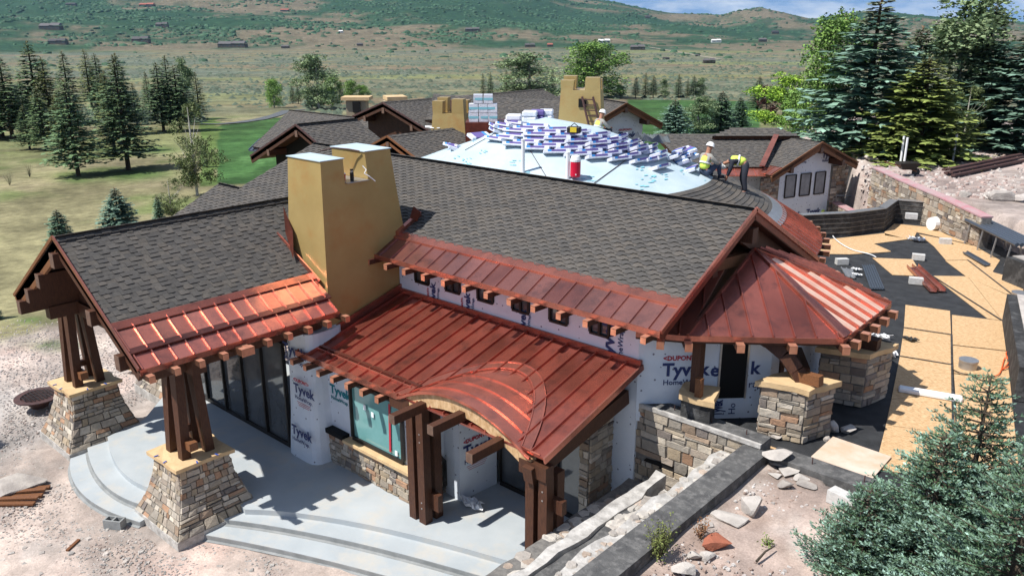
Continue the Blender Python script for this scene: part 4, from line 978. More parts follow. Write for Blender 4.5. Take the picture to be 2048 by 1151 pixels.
MB().prism([(g0[0]-.1,14.385,g1[2]-.1),(g1[0]+.1,14.385,g1[2]-.15),(g1[0],14.385,g1[2]+.15),(g0[0],14.385,g0[2]+.22)],(0,.01,0)).build('broken_gap',m_black,sw)
for x in (-9.2,-8.3,-7.4,-6.6): MB().tube([(x,14.6,3.0),(x,14.6,3.14)],.012,5).build('rebar_stub',m_rust,sw)
# long curb and stepped planter walls running toward the viewer
def strip(name,u0,u1,v0,v1,z0,z1,m,label,cat='wall',rough=0.,seed=1,top=None):
    r=random.Random(seed); t=thing(name,(u0,v0,z0),label,cat); mb=MB(); n=max(2,int((v1-v0)/.35)); L=[];Rr=[];
    for i in range(n+1):
        v=v0+(v1-v0)*i/n; L.append((u0+r.uniform(-1,1)*rough,v,z1+r.uniform(-1,1)*rough*.5)); Rr.append((u1+r.uniform(-1,1)*rough,v,z1+r.uniform(-1,1)*rough*.5))
    for i in range(n):
        mb.hexa([(*L[i][:2],z0),(*Rr[i][:2],z0),(*Rr[i+1][:2],z0),(*L[i+1][:2],z0)],[L[i],Rr[i],Rr[i+1],L[i+1]])
    mb.build('wall_body',m,t); return t
strip('retaining_curb',-6.54,-6.0,3.5,14.38,0,2.93,m_curb,'black coated retaining curb running to the lower edge, beside bare soil')
t=strip('planter_wall',-7.0,-6.54,3.5,14.3,0,2.66,m_white,'rough white mortared stone strip just left of the black curb',rough=.06,seed=3)
t2=strip('planter_wall',-8.05,-7.78,3.5,13.6,0,2.05,m_white,'white mortar topped planter wall farther left of the black curb',rough=.06,seed=4)
strip('planter_fill',-7.78,-7.02,3.5,12.6,0,1.98,m_curb,'dark rough fill between the two white mortared planter walls',cat='planter',rough=.02,seed=5)
t4=strip('terrace_wall',-9.0,-8.05,3.5,14.0,-.4,1.35,m_mortar,'low wall of stacked ledge stones along the terrace edge',rough=.03,seed=6)
def rocks(mb,n,fn,smin,smax,flat=.5,pal=STC,seed=1):
    r=random.Random(seed)
    for i in range(n):
        x,y,z=fn(r); s=r.uniform(smin,smax); k=[]
        m=r.randint(5,7); an=sorted(r.uniform(0,6.28) for _ in range(m))
        if max((b-a) for a,b in zip(an,an[1:]+[an[0]+6.28]))>2.6: an=[6.28*j/m for j in range(m)]
        lo=[(x+s*math.cos(a)*r.uniform(.8,1.1),y+s*math.sin(a)*r.uniform(.8,1.1),z) for a in an]
        hi=[(x+(p[0]-x)*.75,y+(p[1]-y)*.75,z+s*flat*r.uniform(.7,1.2)) for p in lo]
        kf=r.uniform(.75,1.15); mb.hexa(lo,hi,tuple(q*kf for q in r.choice(pal)))
LIGHT=[(.46,.43,.39),(.52,.49,.45),(.38,.35,.32),(.42,.34,.28)]
mb=MB(); rocks(mb,150,lambda r:(r.uniform(-8.95,-8.1),r.uniform(5,13.9),1.33),.10,.24,.22,LIGHT,2); mb.build('coping_stones',m_stone,t4)
mb=MB(); rocks(mb,120,lambda r:(r.uniform(-6.95,-6.62),r.uniform(5,14.2),2.65),.05,.13,.3,LIGHT,3); mb.build('coping_stones',m_stone,t)
mb=MB(); rocks(mb,40,lambda r:(r.uniform(-7.75,-7.05),r.uniform(11.2,13.2),1.97),.1,.24,.25,LIGHT,4); mb.build('loose_stones',m_stone,t2)
# roof deck at the right
dk=[PZ(1100,800,2.5)]
deckpoly=[(-6.6,14.85),(6,14.85),(9,44),(-8.3,40.6),(-11.9,39.6),(-13.4,35.5),(-15,30),(-13,22),(-9.3,21),(-9.3,14.85)]
MB().prism([(x,y,2.6) for x,y in deckpoly],(0,0,-.35)).build('roof_deck',m_tarp,None,label='flat deck covered with black drainage mat behind the turret',cat='deck',kind='structure')
c2_=strip('deck_curb',-6.0,6,14.35,14.85,0,2.88,m_curb,'black coated curb between the deck and the bare soil')
for x in (-5.2,-4.2,-2.9): MB().tube([(x,14.6,2.88),(x,14.6,3.02)],.012,5).build('rebar_stub',m_rust,c2_)
MB().prism([(-8.0,14.87,2.66),(-5.9,14.87,2.66),(-5.9,15.15,2.66),(-8.0,15.12,2.66)],(0,0,-.03)).build('plywood_strip',m_osb,None,label='narrow tan board strip lying along the curb top',cat='board')
# parapet at the far end of the deck
pp=[PZ(1600,478,2.6),PZ(1696,473,2.6),PZ(1765,463,2.6),PZ(1789,444,2.6),PZ(1949,459,2.6),PZ(2060,505,2.6)]
par=thing('parapet_wall',pp[0],'black coated parapet wall around the far end of the deck','wall')
mb=MB(); mt=MB()
for i,(a,b) in enumerate(zip(pp,pp[1:])):
    hgt=1.0; d=(b-a)/np.linalg.norm(b-a); n=np.array([-d[1],d[0],0])
    if n@np.array([*fw,0])<0:n=-n
    mb.hexa([a,b,b+n*.3,a+n*.3],[a+(0,0,hgt),b+(0,0,hgt),b+n*.3+(0,0,hgt),a+n*.3+(0,0,hgt)])
    mt.hexa([a+(0,0,hgt+.004)-n*.03,b+(0,0,hgt+.004)-n*.03,b+n*.33+(0,0,hgt+.004),a+n*.33+(0,0,hgt+.004)],[a+(0,0,hgt+.03)-n*.03,b+(0,0,hgt+.03)-n*.03,b+n*.33+(0,0,hgt+.03),a+n*.33+(0,0,hgt+.03)])
    for k in range(1,5): mt.beam(a+(0,0,hgt*k/5)-n*.012,b+(0,0,hgt*k/5)-n*.012,.01,.006)
mb.build('wall_body',m_dam,par); mt.build('parapet_cap',m_metal,par)
# OSB sheets
OS=[[(1811,609),(1900,621),(1902,668),(1808,654)],[(1808,655),(1902,669),(1904,728),(1800,710)],[(1800,711),(1904,729),(1907,785),(1783,797)],[(1783,798),(1907,786),(1912,868),(1772,848)],[(1772,849),(1912,869),(1916,965),(1750,935)],
[(1904,629),(2004,641),(2012,700),(1905,688)],[(1905,690),(2012,702),(2020,760),(1908,745)],[(1908,747),(2020,762),(2028,840),(1913,820)],[(1913,822),(2028,842),(2040,960),(1918,930)],
[(1865,551),(1935,552),(2004,640),(1975,636)],[(1936,552),(1959,565),(2040,600),(2048,640),(2005,640)],[(1891,521),(1931,551),(1958,564),(2045,600),(2048,560),(1990,545),(1935,520)],
[(1838,468),(1890,478),(1935,519),(1892,520),(1868,492)],[(1890,478),(1950,492),(2000,520),(1985,543),(1935,519)],
[(1790,447),(1835,464),(1890,476),(1950,490),(1950,463),(1870,455)],[(1769,464),(1789,447),(1834,463),(1826,479),(1770,470)],
[(1745,515),(1825,518),(1842,545),(1832,551),(1785,549)],[(1640,507),(1720,500),(1782,503),(1700,508)],[(1640,480),(1768,466),(1815,478),(1748,487),(1640,498)],[(1640,498),(1748,487),(1782,502),(1640,507)]]
for i,q in enumerate(OS):
    P=[PZ(*p,2.62+.004*(i%3)) for p in q]
    MB().prism(P,(0,0,-.015)).build('osb_sheet',m_osb,None,label='tan strand board panel laid flat on the black deck',cat='board',group='strand board panels on the deck')
q=[PZ(*p,2.67) for p in ((1666,872),(1783,912),(1745,956),(1622,912))]
MB().prism(q,(0,0,-.02)).build('osb_sheet',mat('dusty_osb',(.52,.38,.27),(.60,.50,.42),2,.85),None,label='dusty pinkish board panel loose beside the near stone pier',cat='board')
# raised planters at right
for (u0,v0,u1,v1,lab) in ((-2.9,20.4,1.0,27.0,'black concrete planter box at the right edge, nearer one'),(-5.0,31.2,0,36,'black concrete planter box at the right edge, farther one')):
    a=PZ(2004,641,2.62) if 'nearer' in lab else PZ(2003,560,2.62); u0,v0=a[0],a[1]
    L=8.5 if 'nearer' in lab else 5
    t=thing('planter_box',(u0,v0,2.6),lab,'planter')
    # front-left face runs toward the camera right
    b=PZ(2026,800,2.62) if 'nearer' in lab else PZ(2075,590,2.62)
    d=(b-a)/np.linalg.norm(b-a); n=np.array([-d[1],d[0],0]); n=n if n@V3([*su,0])>0 else -n
    hgt=.85
    MB().hexa([a,b,b+n*3,a+n*3],[a+(0,0,hgt),b+(0,0,hgt),b+n*3+(0,0,hgt),a+n*3+(0,0,hgt)]).build('planter_body',m_dam,t)
    MB().hexa([a+n*.25+(0,0,hgt+.002),b+n*.25+(0,0,hgt+.002),b+n*2.8+(0,0,hgt+.002),a+n*2.8+(0,0,hgt+.002)],[a+n*.25+(0,0,hgt+.03),b+n*.25+(0,0,hgt+.03),b+n*2.8+(0,0,hgt+.03),a+n*2.8+(0,0,hgt+.03)]).build('planter_soil',m_rock,t)
# courtyard floor, stone wall behind it
MB().prism([PZ(1560,470,.2),PZ(1700,470,.2),PZ(1760,400,.2),PZ(1660,370,.2),PZ(1540,400,.2)],(0,0,-.3)).build('courtyard_floor',m_white,None,label='sunken courtyard floor covered with white sheeting',cat='floor',kind='structure')
def wallpx(pb,zt,name,label,seed,m=m_stone):
    """stone wall along surveyed top points (px,py,ztop)"""
    P=[PZ(x,y,z) for x,y,z in pb]; t=thing(name,P[0],label,'wall'); mb=MB(); co=MB(); cp=MB()
    for i,(a,b) in enumerate(zip(P,P[1:])):
        d=(b-a); L=np.linalg.norm(d[:2]); n=np.array([d[1],-d[0],0])/L
        if n@(C0-(a+b)/2)<0:n=-n
        base=zt
        fnp=lambda s,t_,a=a,b=b,L=L:(a+(b-a)*s/L)*(1,1,0)+(0,0,base+((a+(b-a)*s/L)[2]-base)*t_/3.5)
        if np.cross(V3([*(b-a)[:2],0]),(0,0,1.))@n<0:
            fnp=lambda s,t_,a=a,b=b,L=L:(b+(a-b)*s/L)*(1,1,0)+(0,0,base+((b+(a-b)*s/L)[2]-base)*t_/3.5)
        ashlar(mb,fnp,L,3.5,seed+i,s=.36)
        a0=a*(1,1,0)+(0,0,base);b0=b*(1,1,0)+(0,0,base)
        co.hexa([a0,b0,b0-n*.4,a0-n*.4],[a,b,b-n*.4,a-n*.4])
        cp.beam(a-n*.2+(0,0,.03),b-n*.2+(0,0,.03),.5,.06)
    co.build('wall_core',m_mortar,t); mb.build('stone_facing',m_stone,t); cp.build('pink_flashing',m_pink,t)
wallpx([(1745,336,4.3),(1800,362,4.2),(1880,396,4.0),(1965,436,3.8)],0.,'stone_wall','long stone retaining wall with pink flashing on top, below the dirt bank',101)
wallpx([(1640,392,1.6),(1700,425,1.9),(1752,452,2.2)],0.,'stone_wall','low stone wall with a pale plank top beside the sunken courtyard',111)

# ============================================================ vegetation
def add_mesh(name,V,Fq,Cc,m):
    me=bpy.data.meshes.new(name); nv=len(V); nf=len(Fq); k=Fq.shape[1]
    me.vertices.add(nv); me.vertices.foreach_set('co',V.astype(np.float32).ravel())
    me.loops.add(nf*k); me.loops.foreach_set('vertex_index',Fq.astype(np.int32).ravel())
    me.polygons.add(nf); me.polygons.foreach_set('loop_start',np.arange(0,nf*k,k,dtype=np.int32)); me.update(calc_edges=True)
    ca=me.attributes.new('Col','FLOAT_COLOR','POINT'); c4=np.ones((nv,4),np.float32); c4[:,:3]=Cc; ca.data.foreach_set('color',c4.ravel())
    me.materials.append(m); return me
def kites(P,D,S,Ln,W,C):
    """flat leaf sprays: base P, direction D, side S"""
    a=P; b=P+D*Ln[:,None]*.45+S*W[:,None]; c=P+D*Ln[:,None]; d=P+D*Ln[:,None]*.45-S*W[:,None]
    n=len(P); V=np.stack([a,b,c,d],1).reshape(-1,3); Fq=np.arange(4*n).reshape(n,4); return V,Fq,np.repeat(C,4,axis=0)
def nrm(v): return v/np.maximum(np.linalg.norm(v,axis=1,keepdims=True),1e-9)
def spruce_mesh(seed,hgt=10.,rad_=2.,col=(.05,.085,.035),tip=(.09,.13,.06),nw=36,nb=10,nk=10,fine=1.,base=.08,top=(.10,.09,.05),ex=.66):
    r=np.random.RandomState(seed); P=[];D=[];S=[];L=[];W=[];C=[]
    for i in range(nw):
        f=base+(1-base)*(i/nw)**.92; z=hgt*f; R0=rad_*((1-f)**ex)*(1+.12*r.randn())+.04
        n=max(4,int(nb*(.6+.5*(1-f))))
        a0=r.rand()*6.28
        for j in range(n):
            a=a0+6.283*j/n+r.randn()*.2; Rb=R0*r.uniform(.72,1.15); zz=z+r.randn()*hgt*.008
            dr=np.array([math.cos(a),math.sin(a),0]); sd=np.array([-math.sin(a),math.cos(a),0])
            k=max(3,int(nk*(.35+.65*Rb/rad_)))
            for q in range(k):
                t=(q+r.rand())/k; t=.18+.82*t
                droop=-.34*Rb*t+.22*Rb*t*t
                p=np.array([0,0,zz])+dr*Rb*t+np.array([0,0,droop])
                for s in (-1,1):
                    ang=r.uniform(.3,1.0)*s; dd=dr*math.cos(ang)+sd*math.sin(ang)+np.array([0,0,r.uniform(-.45,.25)])
                    dd/=np.linalg.norm(dd); ss=np.cross(dd,(0,0,1.)); ss/=np.linalg.norm(ss)+1e-9; ss=ss+np.array([0,0,r.uniform(-.5,.5)])
                    P.append(p);D.append(dd);S.append(ss);ll=(.20+.26*(1-t*.6))*rad_*.5*r.uniform(.7,1.3)/fine*min(1,.45+Rb/rad_);L.append(ll);W.append(ll*r.uniform(.18,.3))
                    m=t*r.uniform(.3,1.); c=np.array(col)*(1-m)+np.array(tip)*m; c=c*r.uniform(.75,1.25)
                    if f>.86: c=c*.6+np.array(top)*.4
                    C.append(c)
    for q in range(14): # leader
        P.append(np.array([0,0,hgt*(1-.035*r.rand()*2)])); a=r.rand()*6.28; dd=np.array([math.cos(a)*.5,math.sin(a)*.5,1.]);dd/=np.linalg.norm(dd);D.append(dd);S.append(np.array([-math.sin(a),math.cos(a),0]));L.append(hgt*.035);W.append(hgt*.005);C.append(np.array(top))
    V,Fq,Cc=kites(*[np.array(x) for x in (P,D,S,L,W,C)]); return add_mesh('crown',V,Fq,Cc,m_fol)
def leaf_mesh(seed,blobs,n,size,col,tip,trunkh=1.):
    """blobs: (x,y,z,rx,rz) clumps"""
    r=np.random.RandomState(seed); P=[];C=[]
    w=np.array([b[3]**2*b[4] for b in blobs]); w/=w.sum()
    for b,wi in zip(blobs,w):
        m=int(n*wi)+20
        cl=max(4,m//14)
        d=r.randn(cl,3); d/=np.linalg.norm(d,axis=1,keepdims=True); q=d*(r.rand(cl,1)**.45)*np.array([b[3],b[3],b[4]])+np.array(b[:3])
        cc=np.array(col)[None]*r.uniform(.7,1.1,(cl,1)); k=r.rand(cl,1)<.45; cc=np.where(k,np.array(tip)[None]*r.uniform(.8,1.15,(cl,1)),cc)
        pts=np.repeat(q,14,0)+r.randn(cl*14,3)*b[3]*.13; P.append(pts); C.append(np.repeat(cc,14,0)*r.uniform(.85,1.15,(cl*14,1)))
    P=np.concatenate(P);C=np.concatenate(C); nn=len(P); D=nrm(r.randn(nn,3)); S=nrm(np.cross(D,r.randn(nn,3))); L=size*r.uniform(.7,1.4,nn); W=L*.4
    V,Fq,Cc=kites(P,D,S,L,W,C); return add_mesh('crown',V,Fq,Cc,m_fol)
def tree_proto(name,cm,trunk_h,tr,label,cat,m=m_bark,limbs=0,seed=0,spread=1.):
    t=thing(name,(0,0,0),label,cat); o=bpy.data.objects.new('crown',cm); sc.collection.objects.link(o); o.parent=t
    mb=MB(); r=random.Random(seed); mb.tube([(0,0,-.6),(r.uniform(-.05,.05),0,trunk_h*.5),(0,0,trunk_h)],tr,7,r2=tr*.25)
    for i in range(limbs):
        z=trunk_h*r.uniform(.22,.62); a=r.uniform(0,6.28); l=spread*r.uniform(.6,1.1)
        mb.tube([(0,0,z),(math.cos(a)*l*.5,math.sin(a)*l*.5,z+l*.6),(math.cos(a)*l,math.sin(a)*l,z+l*1.3)],tr*.4,5,r2=tr*.08)
    mb.build('trunk',m,t); return t
PH=10.
def _br(c,k): return tuple(x*k for x in c)
protos={}
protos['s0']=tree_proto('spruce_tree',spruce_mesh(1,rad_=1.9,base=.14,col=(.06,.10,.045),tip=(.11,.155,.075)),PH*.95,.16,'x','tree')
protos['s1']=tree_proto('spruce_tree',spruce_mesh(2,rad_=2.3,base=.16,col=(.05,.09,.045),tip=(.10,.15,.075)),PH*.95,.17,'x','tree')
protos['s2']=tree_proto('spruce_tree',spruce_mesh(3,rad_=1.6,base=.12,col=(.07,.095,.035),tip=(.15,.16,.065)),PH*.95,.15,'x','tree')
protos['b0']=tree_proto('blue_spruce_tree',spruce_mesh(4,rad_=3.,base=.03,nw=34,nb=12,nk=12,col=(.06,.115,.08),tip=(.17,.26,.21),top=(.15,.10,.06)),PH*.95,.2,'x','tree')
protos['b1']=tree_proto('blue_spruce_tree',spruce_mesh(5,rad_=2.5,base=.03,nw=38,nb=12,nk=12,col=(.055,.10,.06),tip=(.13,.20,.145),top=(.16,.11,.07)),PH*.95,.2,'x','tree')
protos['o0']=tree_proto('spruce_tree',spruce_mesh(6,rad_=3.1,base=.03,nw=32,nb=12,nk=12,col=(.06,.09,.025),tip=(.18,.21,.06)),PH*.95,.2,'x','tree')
def ell(n,R_,z0,z1,seed,br=.9,waist=1.):
    r=random.Random(seed); out=[]
    for i in range(n):
        t=r.random(); z=z0+(z1-z0)*t; rr=R_*math.sin(math.pi*(.16+.78*t))**.8*r.uniform(.2,.9); a=r.uniform(0,6.28); out.append((rr*math.cos(a),rr*math.sin(a),z,br*r.uniform(.6,1.2),br*r.uniform(.6,1.1)))
    return out
protos['c0']=tree_proto('cottonwood_tree',leaf_mesh(11,ell(40,2.9,1.2,9.2,1,1.3),12000,.17,(.075,.14,.035),(.17,.28,.07)),8.5,.18,'x','tree',m_birch,8,1,1.8)
protos['c1']=tree_proto('cottonwood_tree',leaf_mesh(12,ell(34,2.1,.8,9.3,2,1.05),11000,.16,(.08,.12,.06),(.16,.21,.11)),9,.15,'x','tree',m_birch,8,2,1.2)
protos['l0']=tree_proto('aspen_tree',leaf_mesh(13,ell(26,2.9,2.,9.,3,1.1),8000,.19,(.11,.20,.025),(.24,.36,.05)),8,.16,'x','tree',m_birch,7,3,1.8)
protos['w0']=tree_proto('birch_tree',leaf_mesh(14,ell(30,2.5,1.5,9.4,4,.85),7000,.14,(.09,.12,.045),(.15,.18,.08)),9,.14,'x','tree',m_birch,14,4,2.)
protos['r0']=tree_proto('plum_tree',leaf_mesh(15,ell(16,2.,1.5,9.,5,1.0),3500,.22,(.05,.022,.024),(.09,.035,.03)),8,.16,'x','tree',m_bark,6,5,1.4)
used=set()
def plant(kind,bx,by,ty,label,group,wscale=1.,dmin=40,at=None,cat='tree'):
    P=G(bx,by,dmin=dmin) if at is None else V3(at)
    d=math.hypot(P[0],P[1]); hgt=(11+d*tau(ty))-P[2]; s=hgt/PH
    pt=protos[kind]; rz=R.uniform(0,6.28)
    if kind not in used: used.add(kind); o=pt; o.location=P; o.rotation_euler=(0,0,rz); o.scale=(s*wscale,s*wscale,s)
    else: o=copy_tree(pt,None,P,rz,(s*wscale,s*wscale,s))
    o['label']=label; o['category']=cat
    if group:o['group']=group
    return o
GL='spruces standing in the meadow at the left'
T=[('s1',5,275,120,'dark spruce cut by the left edge of the picture',1.1),('s0',26,280,104,'spruce second from the left edge, trunk clear of the dry grass',.85),('s1',85,270,82,'tallest dark spruce of the left group, pointed top above the meadow',.75),
('s0',93,302,160,'spruce in the left group with its bare stem nearest the front grass',.8),('s2',108,272,108,'olive tinted spruce right behind the tallest left spruce',.75),('s1',157,353,150,'spruce standing lowest down the slope with a wide blue green skirt',.75),
('s0',146,250,98,'slim spruce behind and between the left front spruces',.7),('s2',184,214,95,'spruce with long bare stem beyond the front row, left of its twin',.8),('s1',203,212,104,'spruce just right of the long stemmed spruce in the back row',.75),
('s2',230,305,135,'pale green spruce left of the dark one in the middle of the meadow',.75),('s1',257,340,110,'dark leaning spruce in the meadow casting a long shadow on green grass',.7),('s0',252,270,103,'spruce with a high narrow tip behind the dark leaning one',.6),
('s1',328,263,122,'dense dark spruce beside the white barked birch, on its left',.75),('s0',345,250,108,'tall spruce directly behind the dense dark one by the birch',.7),('s0',300,228,137,'small thin spruce in the gap of the left back row',.6),('s2',400,240,140,'spruce at the right end of the left group near the cart path',.8),
('s0',318,225,150,'short spruce half hidden in the left back row',.7)]
for k,bx,by,ty,lab,ws in T: plant(k,bx,by,ty,lab,GL,ws*2.)
plant('c1',375,245,110,'grey green leafy tree behind the birch at the left',None,.9); plant('w0',395,392,185,'white barked birch with sparse leaves left of the golf green',None,1.15)
plant('w0',345,440,330,'low straggly birch sapling by the shingle roof at left',None,1.6)
plant('s0',413,335,265,'little pointed spruce between the birch and the golf green',None,.9)
plant('b1',125,500,375,'loose blue green spruce above the left gable roof',None,1.7,dmin=30); plant('b0',243,475,345,'bushy blue spruce behind the left roof ridge',None,1.6,dmin=30)
plant('o0',205,470,412,'small brownish spruce left of the bushy blue one',None,.9,dmin=30); plant('b1',320,450,365,'slender blue spruce right of the bushy one behind the ridge',None,1.1,dmin=30); plant('b1',-8,640,500,'dark spruce cut off at the left edge beside the gravel',None,1.,dmin=22)
T=[('s0',55,262,150,'slim spruce filling the gap behind the tallest left spruce',.9),('s2',130,300,170,'short olive spruce between the front trunks of the left group',.8),('s1',215,262,140,'dark spruce half hidden behind the pale green spruce',.8),('s0',275,250,160,'small spruce right of the dark leaning spruce',.8),('s1',362,262,128,'dark spruce touching the birch on its right side',.85),('s0',60,300,190,'low spruce in front of the left group by the edge',.8)]
for k,bx,by,ty,lab,ws in T: plant(k,bx,by,ty,lab,GL,ws*2.2)
GM='trees in the middle distance beyond the roofs'
T=[('c0',549,216,153,'round leafy tree alone beside the cart path',.9),('s0',586,208,165,'small dark spruce left of the big grey green tree',.9),('s1',597,208,168,'second small spruce touching the big grey green tree',.9),('c1',637,219,105,'big grey green tree above the rear roof, left of centre',1.3),('c0',665,214,150,'leafy tree merging with the big grey green one on its right',1.),
('b0',620,214,175,'blue green shrub like spruce at the foot of the big tree',1.),('s0',683,206,158,'thin spruce right of the big grey green tree',.8),('c0',704,207,158,'leafy bush like tree above the stone chimney cap',1.1),('c0',728,207,168,'small round tree right of the chimney cap',1.),
('s2',966,196,147,'slim spruce of a pair left of the wide cottonwood, left one',.8),('s0',981,196,144,'slim spruce of a pair left of the wide cottonwood, right one',.8),('s0',1013,197,140,'single spruce touching the wide cottonwood',.9),('c1',1058,205,103,'wide pale cottonwood behind the roof left of the gold chimney',2.1),('s0',1104,200,138,'dark spruce tip between the two cottonwoods',.8),
('c0',1185,196,82,'tall bright green cottonwood right behind the gold chimney',1.75),('c1',1238,195,167,'small grey tree at the right foot of the tall cottonwood',1.5)]
for k,bx,by,ty,lab,ws in T: plant(k,bx,by,ty,lab,GM,ws*1.5,dmin=60)
for i,(bx,ty) in enumerate(((1271,153),(1290,145),(1306,150),(1329,155),(1356,147),(1374,157),(1386,149),(1400,152))):
    plant(('s0','s2','s1','c1')[i%4] if i!=3 else 'c1',bx,196,ty,('first','second','third','fourth','fifth','sixth','seventh','last')[i]+' from the left in the tree row along the far fairway','tree row along the far fairway',1.5,dmin=80)
T=[('b0',1347,272,197,'blue spruce right of the small wrapped gable',1.0),('c1',1395,265,188,'yellow green thin tree between two blue spruces',1.3),('b1',1440,262,180,'dark green spruce behind the right shingle roof',1.),('b1',1477,256,190,'spruce above the hip of the right shingle roof',.9),('s0',1514,225,150,'pair of far spruces left of the dark red tree',1.),('r0',1530,250,163,'dark red leafed tree left of the lime green one',.9),
('l0',1562,268,140,'lime green aspen beside the dark red tree',1.),('c0',1602,272,170,'green leafy tree between the lime aspen and the tall birch',1.2),('c0',1650,285,25,'tall green birch rising above the hills right of the lime aspen',.62),('b0',1725,300,0,'tallest blue spruce with brown cones, top cut by the picture',.82),('b1',1812,290,55,'narrow dark spruce behind the olive one',.7),
('o0',1832,318,108,'olive yellow spruce in front of the tall blue one',1.0),('c1',1898,285,-8,'tall grey leafed cottonwood right of centre of the right hand trees',1.0),('b1',1945,290,22,'dark spruce directly behind the grey cottonwood',.7),('w0',1923,302,150,'thin yellowing aspen with a pale stem before the dark spruces',.7),('b0',2030,300,60,'broad blue spruce at the right edge above the dirt bank',1.05),('l0',1640,290,215,'low bright green shrub tree on the lawn behind the right roof',.8)]
for k,bx,by,ty,lab,ws in T: plant(k,bx,by,ty,lab,None,ws*(2.05 if k[0] in 'bos' else 1.9),dmin=48)
plant('b1',0,0,0,'blue spruce whose shadow falls on the gravel at lower left',None,1.2,at=(-26.8,1.3,-.42)) if 0 else None
o=copy_tree(protos['b1'],None,(-27.2,1.6,-.42),.5,.75); o['label']='blue spruce just outside the left edge, shading the gravel'; o['category']='tree'
# scattered far valley trees as individuals are tiny: one mass of scrub oak plus groves
def scrub():
    r=np.random.RandomState(5); n0=60000
    az=np.radians(r.uniform(-34,34,n0)); d=np.exp(r.uniform(np.log(1000),np.log(4950),n0)); X=d*np.sin(az);Y=d*np.cos(az)
    U=X*su[0]+Y*fw[0]; Vv=X*su[1]+Y*fw[1]; Z=terr(U,Vv); px,py=proj(np.stack([U,Vv,Z],-1))
    dens=np.where(px<1300,np.where(py<74,.6,np.where(py<94,.30,.010)),np.where(py<62,.4,np.where(py<88,.10,.02)))
    cl=fbm(U,Vv,95,4,20); dens=dens*np.where(cl<.15,.10,1.2)
    ok=(r.rand(n0)<dens)&(py>-10); U,Vv,Z,d=U[ok][:8500],Vv[ok][:8500],Z[ok][:8500],d[ok][:8500]; n=len(U)
    base=np.array([(math.cos(a),math.sin(a),0) for a in np.arange(6)*math.pi/3]); pts=np.concatenate([base,base*np.array([.8,.8,0])+np.array([0,0,.7]),[[0,0,1.]]])
    s_=r.uniform(2.2,6.5,n)*(.8+d/7000); P=pts[None]*np.stack([s_*r.uniform(.7,1.6,n),s_,s_*r.uniform(.5,.9,n)],-1)[:,None,:]*r.uniform(.7,1.3,(n,13,1))
    ca,sa=np.cos(r.rand(n)*6.28),np.sin(r.rand(n)*6.28); x=P[...,0]*ca[:,None]-P[...,1]*sa[:,None]; y=P[...,0]*sa[:,None]+P[...,1]*ca[:,None]
    Pw=np.stack([x+U[:,None],y+Vv[:,None],P[...,2]+Z[:,None]-.6],-1)
    f=[]
    for j in range(6): f+=[[j,(j+1)%6,6+(j+1)%6],[j,6+(j+1)%6,6+j],[6+j,6+(j+1)%6,12]]
    Fq=(np.array(f)[None]+13*np.arange(n)[:,None,None]).reshape(-1,3)
    C=np.array((.022,.05,.026))*r.uniform(.7,1.5,(n,1)); me=add_mesh('scrub_oak',Pw.reshape(-1,3),Fq,np.repeat(C,13,0),m_fol)
    o=bpy.data.objects.new('scrub_oak',me); sc.collection.objects.link(o); setp(o,'dark green scrub oak thickets scattered over the far hills','scrub',kind='stuff')
scrub()
def sage():
    r=np.random.RandomState(15); n0=20000
    az=np.radians(r.uniform(-34,34,n0)); d=np.exp(r.uniform(np.log(150),np.log(1500),n0)); X=d*np.sin(az);Y=d*np.cos(az)
    U=X*su[0]+Y*fw[0]; Vv=X*su[1]+Y*fw[1]; Z=terr(U,Vv); px,py=proj(np.stack([U,Vv,Z],-1))
    cl=fbm(U,Vv,40,4,22); ok=(r.rand(n0)<np.where(cl>.1,.85,.18))&~((px>425)&(px<610)&(py>215)&(py<375))&~((px>1240)&(py>190)&(d<260))&((d>170)|(r.rand(n0)<.1))
    U,Vv,Z,d=U[ok],Vv[ok],Z[ok],d[ok]; n=len(U)
    base=np.array([(math.cos(a),math.sin(a),0) for a in np.arange(5)*1.2566]); pts=np.concatenate([base,[[0,0,1.]]])
    s_=r.uniform(.35,.95,n)*(1+d/500); P=pts[None]*np.stack([s_*r.uniform(.8,1.5,n),s_,s_*r.uniform(.45,.8,n)],-1)[:,None,:]*r.uniform(.75,1.25,(n,6,1))
    Pw=np.stack([P[...,0]+U[:,None],P[...,1]+Vv[:,None],P[...,2]+Z[:,None]-.1],-1)
    f=np.array([[j,(j+1)%5,5] for j in range(5)]); Fq=(f[None]+6*np.arange(n)[:,None,None]).reshape(-1,3)
    C=np.array((.055,.072,.05))*r.uniform(.7,1.3,(n,1)); me=add_mesh('sagebrush',Pw.reshape(-1,3),Fq,np.repeat(C,6,0),m_fol)
    o=bpy.data.objects.new('sagebrush',me); sc.collection.objects.link(o); setp(o,'grey green sagebrush dotted across the dry valley floor','sagebrush',kind='stuff')
sage()
